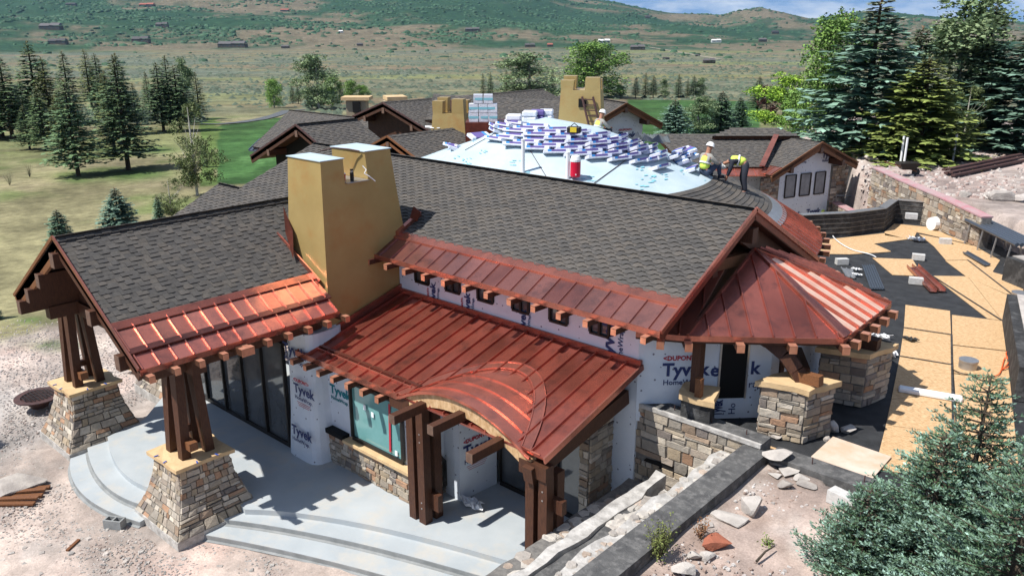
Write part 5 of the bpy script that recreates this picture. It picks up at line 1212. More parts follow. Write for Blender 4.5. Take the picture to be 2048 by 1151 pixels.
# far houses
m_fw=mat('far_house_wall',(.12,.09,.07),(.09,.07,.055),.3,.8,rand=.4); m_fr=mat('far_house_roof',(.07,.065,.065),None,rough=.7,rand=.5); m_fr2=mat('far_red_roof',(.30,.10,.07)); m_fwh=mat('far_white_wall',(.6,.6,.58))
def fhouse(x,y,wpx,hpx,lab,kind=0,rr=0.):
    P=G(x,y,dmin=500); d=math.hypot(P[0],P[1]); W_=wpx*d/F/1.05; Hh=hpx*d/F/1.05; D_=W_*.4
    t=thing('hillside_house',P,lab,'house','houses far across the valley'); th=math.atan2(su[1],su[0])+rr
    e=V3([math.cos(th),math.sin(th),0]); n=V3([-math.sin(th),math.cos(th),0]); up=V3([0,0,1])
    c=P-up*1.5; wh=Hh*.6+1.5
    mw=m_fwh if kind==2 else m_fw; mr_=m_fr2 if kind==1 else (m_fwh if kind==2 else m_fr)
    q=[c-e*W_/2-n*D_/2,c+e*W_/2-n*D_/2,c+e*W_/2+n*D_/2,c-e*W_/2+n*D_/2]
    MB().hexa(q,[p+up*wh for p in q]).build('wall',mw,t)
    mb=MB(); nseg=2 if wpx>18 else 1
    for k in range(nseg):
        a=-W_/2+W_*k/nseg; b=a+W_/nseg*.98; z=wh+(k%2)*Hh*.08; rz_=z+Hh*.4
        p=[c+e*(a-.3)-n*(D_/2+1)+up*z,c+e*(b+.3)-n*(D_/2+1)+up*z,c+e*(b+.3)+n*(D_/2+1)+up*z,c+e*(a-.3)+n*(D_/2+1)+up*z]
        r0,r1=c+e*(a+1)+up*rz_,c+e*(b-1)+up*rz_
        for f in ([p[0],p[1],r1,r0],[p[2],p[3],r0,r1],[p[1],p[2],r1],[p[3],p[0],r0],p[::-1]): mb.poly(f)
    mb.build('roof',mr_,t)
    nw=max(2,int(wpx/7))
    for k in range(nw): 
        a=c+e*(-W_/2+W_*(k+.5)/nw)-n*(D_/2+.05)+up*(1.5+wh*.25); ww=W_/nw*.3; MB().prism([a-e*ww,a+e*ww,a+e*ww+up*wh*.35,a-e*ww+up*wh*.35],-n*.1).build('window',m_glass,t)
for i,a in enumerate([(103,60,66,14,'long dark house on the green slope, upper of two at far left',0),(117,88,56,11,'long low dark house on the meadow rim at far left',0),(325,56,40,12,'two storey house with many windows on the hillside left of centre',0),(283,86,56,14,'gabled brown house among scrub below the two storey one',0),(466,95,94,14,'very long low dark house on the meadow left of centre',0),
(571,97,28,8,'small flat dark house right of the very long low one',0),(143,12,32,6,'dark house high on the hill at far left',0),(295,14,48,8,'red roofed house row high on the hill at left',1),(570,24,30,7,'red roofed house high on the hill left of centre',1),(682,66,16,6,'small pale house among the scrub in the middle',2),(720,92,22,7,'small dark farm building in the middle of the meadow',0),(945,63,52,9,'brown house low on the hill at centre',0),(1060,95,38,10,'long gabled dark house on the meadow edge, left one of a pair',0),(1100,94,22,9,'rust roofed house at the right end of the long gabled one',1),
(1208,86,44,9,'white hall like building at the foot of the round hill',2),(1275,100,52,12,'dark grey house cluster hidden by trees below the round hill',0),(1418,127,42,12,'dark two storey house alone on the valley floor, right of centre',0),(1332,119,24,6,'low brown shed on the valley floor right of centre',0),(1395,113,16,5,'tiny brown shed by the pale valley road',0),(1432,85,34,7,'pale long building on the plain right of centre',2),(1525,84,28,9,'dark house at the foot of the pointed hill',0),(1550,68,24,8,'two storey house below the pointed hill',0),(1700,45,34,6,'brown house on the skyline ridge between the big trees',1),(1700,86,26,6,'low dark house seen between birch and blue spruce',0),(1295,36,18,5,'dark house on the bare shoulder of the round hill',0)]): fhouse(a[0],a[1],a[2]*.55,a[3]*.8,*a[4:])

# foreground spruces: fine needles
def fg_spruce(at,hgt,rad_,seed,label,n_w=20):
    r=np.random.RandomState(seed); P=[];D=[];S=[];L=[];W=[];C=[]; tw=MB()
    for i in range(n_w):
        f=.06+.94*(i/n_w)**.95; z=hgt*f; R0=rad_*(1-f)**.8+.10
        n=int(5+4*(1-f)); a0=r.rand()*6.28
        for j in range(n):
            a=a0+6.283*j/n+r.randn()*.18; Rb=R0*r.uniform(.75,1.12); dr=np.array([math.cos(a),math.sin(a),0]); sd=np.array([-math.sin(a),math.cos(a),0])
            path=lambda t:np.array([0,0,z])+dr*Rb*t+np.array([0,0,-.15*Rb*t+.42*Rb*t*t])
            tw.tube([path(0),path(.5),path(1)],.018,4,r2=.004)
            nt_=max(3,int(Rb/.085))
            for q in range(nt_):
                t=.22+.78*(q+r.rand())/nt_
                for s in (-1,1):
                    ang=s*r.uniform(.5,1.0); dd=dr*math.cos(ang)+sd*math.sin(ang)+np.array([0,0,r.uniform(-.25,.35)]); dd/=np.linalg.norm(dd)
                    l=(1-t*.75)*Rb*.36*r.uniform(.6,1.1)+.07; p0=path(t); m=max(3,int(l/.035))
                    u=np.arange(m)/m; base=p0+dd[None]*(u*l)[:,None]
                    for k in range(2):
                        rr=nrm(r.randn(m,3)); rr[:,2]=np.abs(rr[:,2])*.7+.1; nd=nrm(dd[None]*.75+rr*.8); P.append(base);D.append(nd);S.append(nrm(np.cross(nd,r.randn(m,3))));L.append(r.uniform(.05,.085,m));W.append(np.full(m,.008)+.008*r.rand(m))
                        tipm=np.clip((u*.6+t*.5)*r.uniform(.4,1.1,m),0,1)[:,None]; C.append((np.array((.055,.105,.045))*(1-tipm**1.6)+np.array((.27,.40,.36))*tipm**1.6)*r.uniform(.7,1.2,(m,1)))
    V,Fq,Cc=kites(*[np.concatenate(x) for x in (P,D,S,L,W,C)])
    t=thing('blue_spruce_tree',at,label,'tree'); me=add_mesh('crown',V,Fq,Cc,m_fol); o=bpy.data.objects.new('crown',me); sc.collection.objects.link(o); o.parent=t
    tw.v=[tuple(V3(v)+V3(at)) for v in tw.v]; tw.tube([V3(at)+(0,0,-.2),V3(at)+(0,0,hgt*.98)],.09,7,r2=.01); tw.build('trunk',m_bark,t)
for (x,y,zt,rd,sd_,lab) in ((1985,742,6.3,1.55,1,'blue spruce at the lower right corner, tallest top against the boards'),(1895,860,5.5,1.35,2,'blue spruce in the lower right, pointed top in front of the board deck'),(1745,975,4.35,.95,3,'low blue spruce at the lower right nearest the bare soil'),(2085,880,6.2,1.7,4,'blue spruce cut by the right edge near the bottom corner')):
    p=PZ(x,y,zt); zb=2.65; fg_spruce((p[0],p[1],zb),zt-zb,rd,sd_,lab)
# weeds and grass tufts
def bush(at,hgt,n,label,col=(.10,.13,.04),tip=(.2,.22,.07),seed=1,name='weed_bush'):
    r=np.random.RandomState(seed); t=thing(name,at,label,'plant'); st=MB(); P=[];
    for i in range(n):
        a=r.rand()*6.28; l=hgt*r.uniform(.5,1.1); e=V3(at)+(math.cos(a)*l*.5*r.rand(),math.sin(a)*l*.5*r.rand(),l); m=V3(at)+(e-V3(at))*.5+r.randn(3)*.03; st.tube([V3(at),m,e],.006,4,r2=.002)
        for k in range(16): P.append((V3(at)*(1-.25)+e*.25)+(e-V3(at))*.8*r.rand()+r.randn(3)*.05-V3(at))
    P=np.array(P); nn=len(P); D=nrm(r.randn(nn,3));S=nrm(np.cross(D,r.randn(nn,3)));L=r.uniform(.02,.05,nn); k=r.rand(nn,1); C=np.array(col)*(1-k)+np.array(tip)*k
    V,Fq,Cc=kites(P,D,S,L,L*.35,C); o=bpy.data.objects.new('leaves',add_mesh('leaves',V,Fq,Cc,m_fol)); sc.collection.objects.link(o); o.parent=t; st.build('stems',m_bark,t)
p=PZ(1312,1130,2.72); bush(tuple(PZ(1318,1118,2.72)),.62,75,'straggly green weed against the black curb in the foreground')
bush(tuple(PZ(1535,1092,2.72)),.22,8,'small green seedling on the bare soil',seed=3,col=(.06,.12,.03))
bush(tuple(PZ(1400,1075,2.72)),.35,16,'reddish dry weed on the bare soil beside the curb',seed=4,col=(.16,.07,.04),tip=(.2,.12,.06))
for i,(x,y,h_) in enumerate(((60,355,1.3),(20,372,1.2),(2005,285,1.2),(1990,275,1.),(1965,290,.9))):
    P=G(x,y,dmin=30); bush(tuple(P),h_,30,('sagebrush clump on the dry meadow near the left edge','second sagebrush clump, cut by the left edge','grassy sage tuft beside the tan boulder at the right edge','smaller sage tuft above the tan boulder','sage tuft left of the tan boulder')[i],seed=10+i,col=(.08,.10,.06),tip=(.15,.17,.10))
# gravel
mb=MB(); R2=random.Random(8)
def gp(r):
    while 1:
        x=r.uniform(0,1100);y=r.uniform(640,1151); P=PZ(x,y,-.42)
        if not(-24.9<P[0]<-8 and P[1]>(6.75 if P[0]<-16.6 else 7.45+.43*(P[0]+16.6))) : return P[0],P[1],-.44
rocks(mb,8500,gp,.012,.04,.7,[(.40,.38,.36),(.30,.29,.28),(.46,.40,.37),(.36,.29,.26)],5)
rocks(mb,90,gp,.05,.10,.5,[(.40,.38,.36),(.46,.42,.39)],6)
def gp2(r): 
    while 1:
        a,b=r.uniform(-5.9,0),r.uniform(5.5,14.2)
        if fbm(np.array([a]),np.array([b]),1.4,3,18)[0]>r.uniform(-1.2,1): return a,b,2.7
rocks(mb,2200,gp2,.012,.05,.6,[(.46,.42,.40),(.36,.27,.23),(.55,.52,.5)],7)
def gp3(r):
    x=r.uniform(1720,2048);y=r.uniform(300,440); P=G(x,y,dmin=42); return tuple(P)
rocks(mb,1100,gp3,.04,.15,.6,[(.46,.40,.37),(.40,.30,.27),(.52,.48,.45)],9)
mb.build('gravel',m_stone,None,label='loose grey and pinkish gravel scattered over the building site',cat='gravel',kind='stuff')

# ============================================================ loose things
def rock(x,y,z,s,label,m=m_rock,flat=.5,seed=1,ar=1.,at=None,name='rock',group=None):
    P=PZ(x,y,z) if at is None else V3(at); r=random.Random(seed); bm=bmesh.new(); bmesh.ops.create_icosphere(bm,subdivisions=3,radius=1)
    ax=[Vector((r.gauss(0,1),r.gauss(0,1),r.gauss(0,1))).normalized() for _ in range(13)]; lv=[r.uniform(.38,.75) for _ in ax]
    for v in bm.verts:
        for a,l in zip(ax,lv):
            d=v.co.dot(a)
            if d>l: v.co-=a*(d-l)
        v.co*=s*1.25*r.uniform(.985,1.015)
        v.co.x*=ar; v.co.z*=flat
    rz=Matrix.Rotation(r.uniform(0,6),4,'Z'); bm.transform(rz)
    me=bpy.data.meshes.new(name); bm.to_mesh(me); me.materials.append(m); o=bpy.data.objects.new(name,me); sc.collection.objects.link(o); o.location=P+np.array([0,0,s*flat*.55]); setp(o,label,'rock',group); return o
rock(38,975,-.42,.55,'large flat grey slab rock beside the plank pile at lower left',flat=.25,seed=2,ar=1.3)
rock(1500,1020,2.72,.22,'pale angular boulder in the middle of the bare soil',m_rockw,.8,3); rock(1465,1040,2.72,.25,'flat white stone lying left of the pale angular boulder',m_rockw,.25,4,1.3)
rock(1430,1092,2.72,.22,'rust red rock on the bare soil',m_rockr,.6,5,1.2); rock(1415,1115,2.72,.12,'small pale rock just below the rust red one',m_rockw,.6,6); rock(1385,1112,2.72,.13,'small pale rock left of and below the rust red one',m_rockw,.5,7); rock(1372,1143,2.72,.2,'white rock cut by the bottom edge right of the weed',m_rockw,.5,8)
rock(1418,1050,2.72,.14,'grey flat stone near the curb left of the white flat stone',m_rock,.3,9)
rock(1545,868,2.62,.26,'pale slab stone on the black mat beside the near pier',m_rockw,.3,10,1.3,name='slab_stone'); rock(1668,862,2.62,.16,'small stone right beside the near pier foot',m_rock,.9,11); rock(1692,860,2.62,.18,'pale flat stone right of the near pier',m_rockw,.35,12,1.3); rock(1655,880,2.62,.1,'smallest grey stone at the near pier corner',m_rock,.6,13)
for i,(x,y,s,lab) in enumerate(((1560,908,.34,'top slab of the flat stone pile at the wall corner'),(1562,925,.22,'second slab in the flat stone pile at the wall corner'),(1578,942,.32,'widest slab in the flat stone pile'),(1573,972,.17,'rounded pale stone at the foot of the flat stone pile'),(1600,955,.2,'greenish slab at the right of the flat stone pile'),(1610,968,.22,'tilted dark edged slab at the right foot of the stone pile'),(1550,950,.14,'small stone at the left of the flat stone pile'))):
    rock(x,y,2.95 if i==0 else 2.74,s*.72,lab,(m_rock,m_rockw)[i%2==0],.22 if i!=3 else .7,20+i,1.35,name='slab_stone')
rock(1975,293,0,1.,'big tan boulder at the right edge on the bank',m_rockw,.6,31,1.4,at=G(1975,296,dmin=42))
for i in range(9):
    x,y=((1690,285),(1705,300),(1730,305),(1990,398),(2010,402),(1978,405),(2030,410),(1745,322),(1930,405))[i]
    rock(0,0,0,(.5,.6,.7,.4,.5,.3,.35,.4,.3)[i],('rubble boulder left of the stone wall top','rubble boulder near the small gable foot','biggest rubble boulder behind the stone wall','rock in the pile right of the parapet','pale rock in the pile right of the parapet','small rock left of the parapet rock pile','rock at the right end of the parapet pile','rubble boulder at the wall start','small rock behind the parapet')[i],m_rockw if i%2 else m_rock,.6,40+i,1.2,at=G(x,y,dmin=42))
# rust firepit bowl
P=PZ(80,812,-.42); t=thing('fire_pit',P,'round rusty steel fire bowl with a black grate on the gravel','fire pit')
MB().lathe(P,[(.24,0),(.27,.08),(.48,.26),(.68,.34),(.68,.37),(.50,.37),(.46,.32),(.1,.2)],28).build('bowl',m_rust,t)
mb=MB()
for k in range(9):
    x=-.42+.105*k; l=math.sqrt(max(.01,.45**2-x*x)); mb.tube([P+(x,-l,.39),P+(x,l,.39)],.012,4); mb.tube([P+(-l,x,.40),P+(l,x,.40)],.012,4)
mb.build('grate',m_frame,t)
# concrete block with two cells
def cmu(P,rot,label,m,s=1.,group=None,hollow=True):
    t=thing('concrete_block',P,label,'block',group); mb=MB(); c,s_=math.cos(rot),math.sin(rot); w,d,h=.4*s,.2*s,.2*s
    def bx(x0,x1,y0,y1):
        q=[(P[0]+x*c-y*s_,P[1]+x*s_+y*c) for x,y in ((x0,y0),(x1,y0),(x1,y1),(x0,y1))]; mb.hexa([(*p,P[2]) for p in q],[(*p,P[2]+h) for p in q])
    tk=.035*s
    if hollow:
        bx(-w/2,w/2,-d/2,-d/2+tk);bx(-w/2,w/2,d/2-tk,d/2)
        for x in (-w/2,-tk/2,w/2-tk): bx(x,x+tk,-d/2+tk,d/2-tk)
    else: bx(-w/2,w/2,-d/2,d/2)
    mb.build('block_body',m,t)
cmu(PZ(231,1053,-.42),.55,'grey hollow concrete block on the gravel at lower left',m_conc2,1.15)
for i,(x,y,rt_) in enumerate(((1683,528,.8),(1836,519,.3),(1831,567,.4),(1890,487,.5),(1822,437,.4))):
    z=2.62 if i!=4 else 3.65
    cmu(PZ(x,y,z),rt_,('pale solid block on the black mat near the copper eave','pale solid block right of the loose board panel','pale solid block left end of the copper channels','pale solid block on the boards near the parapet','pale block lying on the parapet cap')[i],m_block,1.1,'pale solid blocks on the deck',False)
cmu(PZ(1684,1010,2.74),-.2,'long pale grey block on the bare soil by the spruces',m_block,1.25,None,False)
# planks & sticks
def stickpile(P,L,n,rot,label,m=m_wlight):
    t=thing('plank_pile',P,label,'planks'); 
    for k in range(n):
        c=V3(P)+(.12*k*math.sin(rot)*-1*1.3,.12*k*math.cos(rot)*1.3,.05+.05*(k%2)); d=V3((math.cos(rot+.05*k),math.sin(rot+.05*k),0)); MB().beam(c-d*L/2,c+d*L/2,.14,.05).build('plank',m,t)
stickpile(PZ(5,1010,-.42),1.6,5,.75,'pile of stained planks at the lower left edge')
stickpile(PZ(285,745,-.42),1.8,5,.3,'stack of tan boards behind the left stone pier',m_paper)
a,b=PZ(134,1100,-.4),PZ(158,1078,-.4); MB().beam(a,b,.07,.04).build('timber_offcut',m_wlight,None,label='short timber offcut on the gravel below the concrete block',cat='timber')
a,b=PZ(1513,1122,2.76),PZ(1548,1092,2.85); MB().tube([a,(a+b)/2+(0,0,.05),b],.025,5,r2=.012).build('dead_branch',m_bark,None,label='grey dead branch on the bare soil',cat='branch')
# deck items
a,b=PZ(1797,776,2.68),PZ(1925,798,2.68); MB().beam(a,b,.24,.12).build('white_downspout',m_plw,None,bevel=.03,label='long white foam wrapped bar lying on the boards',cat='bar')
def can(x,y,z,r_,h_,label,m=m_metal,name='duct_cap',lay=False):
    P=PZ(x,y,z); t=thing(name,P,label,'duct' if name=='duct_cap' else 'bucket')
    if lay:
        d=V3([*cdir(1,.3),0]); MB().tube([P+(0,0,r_),P+(0,0,r_)+d*h_],r_,16,r2=r_*1.12).build('bucket_body',m,t); MB().tube([P+(0,0,r_)+d*h_,P+(0,0,r_)+d*(h_+.03)],r_*1.18,16).build('bucket_rim',m_plw,t)
    else:
        MB().lathe(P,[(r_,0),(r_,h_)],20).build('duct_body' if name=='duct_cap' else 'bucket_body',m,t); MB().lathe(P+(0,0,h_),[(r_*1.06,-.03),(r_*1.06,.012)],20).build('lid',m_metal if name=='duct_cap' else m_plw,t)
can(1935,735,2.62,.22,.22,'short round galvanised duct cap right of the white bar'); can(2038,600,2.62,.24,.26,'short round duct cap at the right edge between the planters'); can(1943,481,2.62,.36,.45,'wide round duct cap near the pipe rack')
can(1860,460,2.62,.28,.6,'grey bucket lying on its side near the parapet',m_plw,'bucket',True)
def sheetset(q,z,label,m,rib=5,name='metal_sheet',cat='sheet'):
    P=[PZ(*p,z) for p in q]; t=thing(name,P[0],label,cat); MB().prism(P,(0,0,-.02)).build('sheet_body',m,t); mb=MB()
    for k in range(rib+1): mb.beam(P[0]+(P[1]-P[0])*k/rib+(0,0,.02),P[3]+(P[2]-P[3])*k/rib+(0,0,.02),.04,.04)
    mb.build('sheet_ribs',m,t)
sheetset(((1725,531),(1747,530),(1767,578),(1741,577)),2.66,'ribbed dark metal sheet lying on the black mat',m_solar); sheetset(((1682,535),(1703,538),(1710,556),(1692,552)),2.66,'small grey metal sheet by the copper eave',m_metal,2)
sheetset(((1926,505),(1934,503),(1980,529),(1970,531)),2.68,'narrow dark metal strip on the boards near the rack',m_solar,1)
for i,((x0,y0),(x1,y1),lab) in enumerate((((1820,534),(1866,583),'long copper channel on the mat, left one of two'),((1830,532),(1884,582),'long copper channel on the mat, right one of two'))):
    a,b=PZ(x0,y0,2.67),PZ(x1,y1,2.67); t=MB(); d=(b-a)/np.linalg.norm(b-a); n=np.cross(d,(0,0,1)); t.beam(a,b,.22,.015); t.beam(a+n*.11+(0,0,.05),b+n*.11+(0,0,.05),.015,.1); t.beam(a-n*.11+(0,0,.05),b-n*.11+(0,0,.05),.015,.1); t.build('copper_channel',m_cop,None,label=lab,cat='channel',group='copper channels on the mat')
def rag(x,y,z,s,label,m=m_plw,seed=1,name='plastic_scrap'):
    P=PZ(x,y,z); r=random.Random(seed); mb=MB(); n=9; k0=len(mb.v)
    for i in range(n):
        for j in range(n):
            mb.v.append((P[0]+(i/8-.5)*s*(1+.4*math.sin(j*.9+seed)),P[1]+(j/8-.5)*s*.6*(1+.3*math.sin(i+seed)),P[2]+.02+abs(math.sin(i*1.3+seed)*math.cos(j*1.7))*s*.28+r.uniform(0,.03)*s))
    for i in range(n-1):
        for j in range(n-1): mb.f.append((i*n+j,(i+1)*n+j,(i+1)*n+j+1,i*n+j+1)); mb.c.append((1,1,1))
    o=mb.build(name,m,None,label=label,cat='plastic sheet'); sl=o.modifiers.new('s','SOLIDIFY'); sl.thickness=.01; return o
rag(1758,675,2.64,.5,'crumpled white plastic on the black mat below the turret eave'); rag(1768,708,2.64,.5,'second crumpled white plastic right of the far pier',seed=2); rag(1712,540,2.64,.3,'small white rag above the ribbed sheet',seed=3); rag(1714,551,2.64,.28,'small white rag left of the ribbed sheet',seed=4)
rag(945,1010,.02,.55,'crumpled white plastic at the foot of the wrapped porch wall',seed=5); rag(873,1120,-.4,.3,'small white scrap on the gravel by the curved steps',seed=6); rag(825,1128,-.4,.22,'tiny white scrap on the gravel left of the other one',seed=7); rag(1832,480,2.64,.5,'white scrap on the far boards',seed=8)
rag(1820,680,2.64,.35,'small black tray on the board panel',m_dam,9,'black_scrap'); rag(1738,700,2.64,1.0,'heap of grey metal offcuts beside the far pier',m_metal,11,'metal_scrap')
def cord(pts,z,label,m,r_=.014,name='power_cord'):
    P=[PZ(*p,z+r_) for p in pts]; Q=[]
    for i in range(len(P)-1):
        for t in np.linspace(0,1,5)[:-1]:
            p0=P[max(i-1,0)];p1=P[i];p2=P[i+1];p3=P[min(i+2,len(P)-1)]; Q.append(.5*((2*p1)+(-p0+p2)*t+(2*p0-5*p1+4*p2-p3)*t*t+(-p0+3*p1-3*p2+p3)*t**3))
    Q.append(P[-1]); MB().tube(Q,r_,5).build(name,m,None,label=label,cat='cord')
cord([(2030,690),(2012,705),(2018,722),(2005,738),(2022,728),(2010,715),(2000,745),(1985,752)],2.65,'tangled orange cord near the right planter',m_ora)
cord([(1658,450),(1668,475),(1700,497),(1740,508),(1752,514)],2.65,'white hose crossing the boards from the parapet',m_plw,.02)
cord([(1870,455),(1900,470),(1930,478)],2.65,'black cord on the boards by the bucket',m_frame); cord([(1765,600),(1745,602),(1728,595),(1700,600)],2.63,'thin black cord by the turret eave',m_frame)
cord([(1905,738),(1925,746),(1960,750),(1990,752)],2.65,'black cord beside the round duct cap',m_frame)
for i,q in enumerate([((1903,668),(1907,900)),((1808,654),(1902,668)),((1800,711),(1904,728)),((1865,551),(2004,640)),((1935,519),(2040,600))]):
    a,b=PZ(*q[0],2.645),PZ(*q[1],2.645); MB().beam(a,b,.05,.006).build('seam_tape',m_dam,None,label='thin black tape line along a joint of the board panels',cat='tape',group='black tape lines on the board joints')
# pipe rack on trestles
P0=PZ(1955,440,3.5);P1=PZ(2060,490,3.5); t=thing('pipe_rack',PZ(1965,500,2.62),'stack of long dark pipes on silver trestles at the right edge','rack')
dd=(P1-P0)/np.linalg.norm(P1-P0); nn_=np.cross(dd,(0,0,1))
for k in range(6): MB().tube([P0+nn_*.17*k-nn_*.4,P1+nn_*.17*k-nn_*.4],.075,8).build('pipe',m_solar,t)
for k in range(4):
    c=P0+(P1-P0)*(.1+.27*k); 
    for s in (-.5,.5): MB().tube([c+nn_*s*.9-(0,0,.08),c+nn_*s*1.1-(0,0,.9)],.035,5).build('trestle_leg',m_metal,t)
# loose dark timbers on the dirt bank and wheelbarrow
a=G(1905,358,dmin=42);b=G(2050,325,dmin=42); t=thing('timber_pile',a,'long dark boards piled on the dirt bank at the right','timber')
for k in range(5): MB().beam(a+(0,.0,.15+.12*(k%3))+V3([*fw,0])*.25*k,b+(0,0,.15+.12*(k%3))+V3([*fw,0])*.25*k,.2,.1).build('board',m_rust,t)
P=G(1812,352,dmin=42); t=thing('wheelbarrow',P,'black wheelbarrow on the dirt bank above the stone wall','wheelbarrow')
e=V3([*su,0]); f_=V3([*fw,0]); MB().hexa([P+e*x+f_*y+(0,0,.35) for x,y in ((-.3,-.2),(.3,-.2),(.3,.2),(-.3,.2))],[P+e*x+f_*y+(0,0,.7) for x,y in ((-.55,-.38),(.55,-.38),(.55,.38),(-.55,.38))]).build('tray',m_frame,t)
MB().tube([P+e*.5+f_*.02+(0,0,.2),P+e*.5+f_*.1+(0,0,.2)],.2,14).build('wheel',m_dam,t); MB().tube([P-e*1.1+f_*.25+(0,0,.7),P+e*.5+f_*.1+(0,0,.25)],.025,5).build('handle',m_wlight,t); MB().tube([P-e*1.1-f_*.25+(0,0,.7),P+e*.5-f_*.05+(0,0,.25)],.025,5).build('handle',m_wlight,t)
# scaffold in courtyard
P=PZ(1665,456,.3); t=thing('scaffold_frame',P,'thin steel scaffold frame in the sunken courtyard','scaffold')
for x in (0,1.1,2.2):
    for y in (0,.8): MB().tube([P+e*x+f_*y,P+e*x+f_*y+(0,0,1.9)],.03,5).build('upright',m_metal,t)
for z in (.7,1.3,1.85):
    for y in (0,.8): MB().tube([P+f_*y+(0,0,z),P+e*2.2+f_*y+(0,0,z)],.025,5).build('cross_bar',m_metal,t)
# white posts near H
for i,(x,y) in enumerate(((1905,325),(1800,332),(1807,334))):
    P=G(x,y,dmin=42); MB().tube([P,P+(0,0,1.6)],.06,7).build('marker_post',m_plw,None,label=('white pipe standing on the bank left of the boards','left of the twin white pipes at the wall end','right of the twin white pipes at the wall end')[i],cat='pipe')
# things on the roofs
P=dome_hit(1046,345); pv=thing('vent_pipe',P-(0,0,.3),'plain white vent pipe standing on the pale round roof','pipe'); MB().tube([P-(0,0,.4),P+(0,0,.95)],.055,10).build('pipe_shaft',m_plw,pv); MB().tube([P+(0,0,.93),P+(0,0,.97)],.062,10).build('pipe_rim',m_plw,pv)
P=dome_hit(1135,357); pv=thing('vent_pipe',P-(0,0,.3),'white vent pipe beside the red water jug on the round roof','pipe'); MB().tube([P-(0,0,.4),P+(0,0,.75)],.06,10).build('pipe_shaft',m_plw,pv); MB().tube([P+(0,0,.73),P+(0,0,.77)],.066,10).build('pipe_rim',m_plw,pv)
Pj=P+e*.22-f_*.05; t=thing('water_jug',Pj+(0,0,.05),'red water jug with a white lid on the pale round roof','jug'); MB().lathe(Pj,[(.13,.06),(.15,.1),(.15,.5)],18).build('jug_body',m_redp,t); MB().lathe(Pj,[(.155,.505),(.155,.56),(.12,.66),(.05,.68)],18).build('lid',m_plw,t); MB().tube([Pj-f_*.16+(0,0,.15),Pj-f_*.19+(0,0,.15)],.02,6).build('spigot',m_plw,t)
P=V3((-17.15,12.98,7.25)); t=thing('thermos_bottle',P,'black thermos bottle with a steel neck in the chimney notch','bottle'); MB().lathe(P,[(.045,0),(.05,.02),(.05,.2),(.035,.23)],14).build('bottle_body',m_frame,t); MB().lathe(P,[(.036,.232),(.036,.26)],14).build('steel_neck',m_metal,t); MB().lathe(P,[(.042,.262),(.042,.30)],14).build('bottle_cap',m_frame,t)
P=V3((-17.3,12.84,7.25)); t=thing('drink_cup',P,'clear plastic cup with red drink in the chimney notch','cup'); MB().lathe(P,[(.035,0),(.048,.17)],12).build('cup_body',m_redp,t); MB().lathe(P,[(.052,.172),(.03,.20)],12).build('cup_lid',m_plw,t)
cordp=[V3((-17.0,13.0,7.95)),V3((-17.0,12.9,7.7)),V3((-16.95,13.1,7.5)),V3((-16.9,13.3,7.33)),V3((-16.82,13.45,7.2))]; MB().tube([V3((-17.1,13.3,7.6)),V3((-17.02,13.35,7.5)),V3((-16.98,13.25,7.42)),V3((-16.9,13.35,7.34)),V3((-16.86,13.5,7.2))],.014,5).build('strap',m_plw,None,label='white strap hanging out of the chimney notch',cat='strap')
a=V3((-18.,12.2,7.9)); MB().tube([(-18.2,12.8,7.93),(-17.9,13.0,8.02),(-17.5,13.2,8.0),(-17.2,13.3,7.97)],.02,5).build('rope',m_rust,None,label='dark rope lying over the chimney top',cat='rope')
# ladder on rear chimney
L0=V3(M3(.75,-1.4,6.9));L1=V3(M3(.3,-.92,8.35)); t=thing('ladder',L0,'dark ladder leaning on the tall gold chimney at the rear','ladder'); sd=V3((math.cos(.55),math.sin(.55),0))
for s in (-.22,.22): MB().beam(L0+sd*s,L1+sd*s,.05,.08).build('rail',m_rust,t)
for k in range(7): MB().beam(L0+(L1-L0)*(k+.5)/7-sd*.22,L0+(L1-L0)*(k+.5)/7+sd*.22,.04,.04).build('rung',m_rust,t)
# shingle bundles
def make_bundle():
    t=thing('shingle_bundle',(0,0,0),'x','bundle')
    b=MB().box((0,0,.07),(.96,.42,.12)).build('wrapped_body',m_bag,t,bevel=.012)
    MB().box((0.05,0,.0985),(.5,.425,.07)).build('purple_print',m_purple,t); MB().box((-.27,0,.0985),(.13,.426,.072)).build('blue_print',m_blue,t)
    return t
bproto=make_bundle(); nb=[0]
def bundle(P,rz,label,tilt=(0,0),group='shingle bundles stacked on the round roof'):
    if nb[0]==0: o=bproto; o.location=P; 
    else: o=copy_tree(bproto,None,P)
    o.rotation_euler=(tilt[0],tilt[1],rz); o.scale=(.86,.86,.86); o['label']=label; o['group']=group; nb[0]+=1; return o
rr=random.Random(3)
def lay(x,y,lev,lab,jit=.05,off=0.):
    P=dome_hit(x,y)
    if P is None: return
    a=math.atan2(P[1]-DC[1],P[0]-DC[0]); r0=math.hypot(P[0]-DC[0],P[1]-DC[1]); sl=math.atan((dz(min(r0+.3,DR-.1))-dz(r0))/.3)
    o=bundle(P+(0,0,.02+.14*lev),0,lab)
    rz=a+math.pi/2+rr.uniform(-jit,jit)+off
    # tilt about tangential axis
    M=Matrix.Rotation(rz,4,'Z')@Matrix.Rotation(sl+rr.uniform(-.03,.03),4,'X'); o.rotation_euler=M.to_euler()
B1='white wrapped shingle bundle in the long arc of bundles on the round roof'; 
rows=[((1010,268),(1100,281),(1200,292),(1280,300),(1325,318)),((995,254),(1100,266),(1200,277),(1280,285),(1330,300)),((1005,243),(1100,255),(1200,266),(1270,274),(1310,284))]
XS=np.array([985,1010,1100,1200,1280,1325]);YS=np.array([272,281,299,311,318,332])
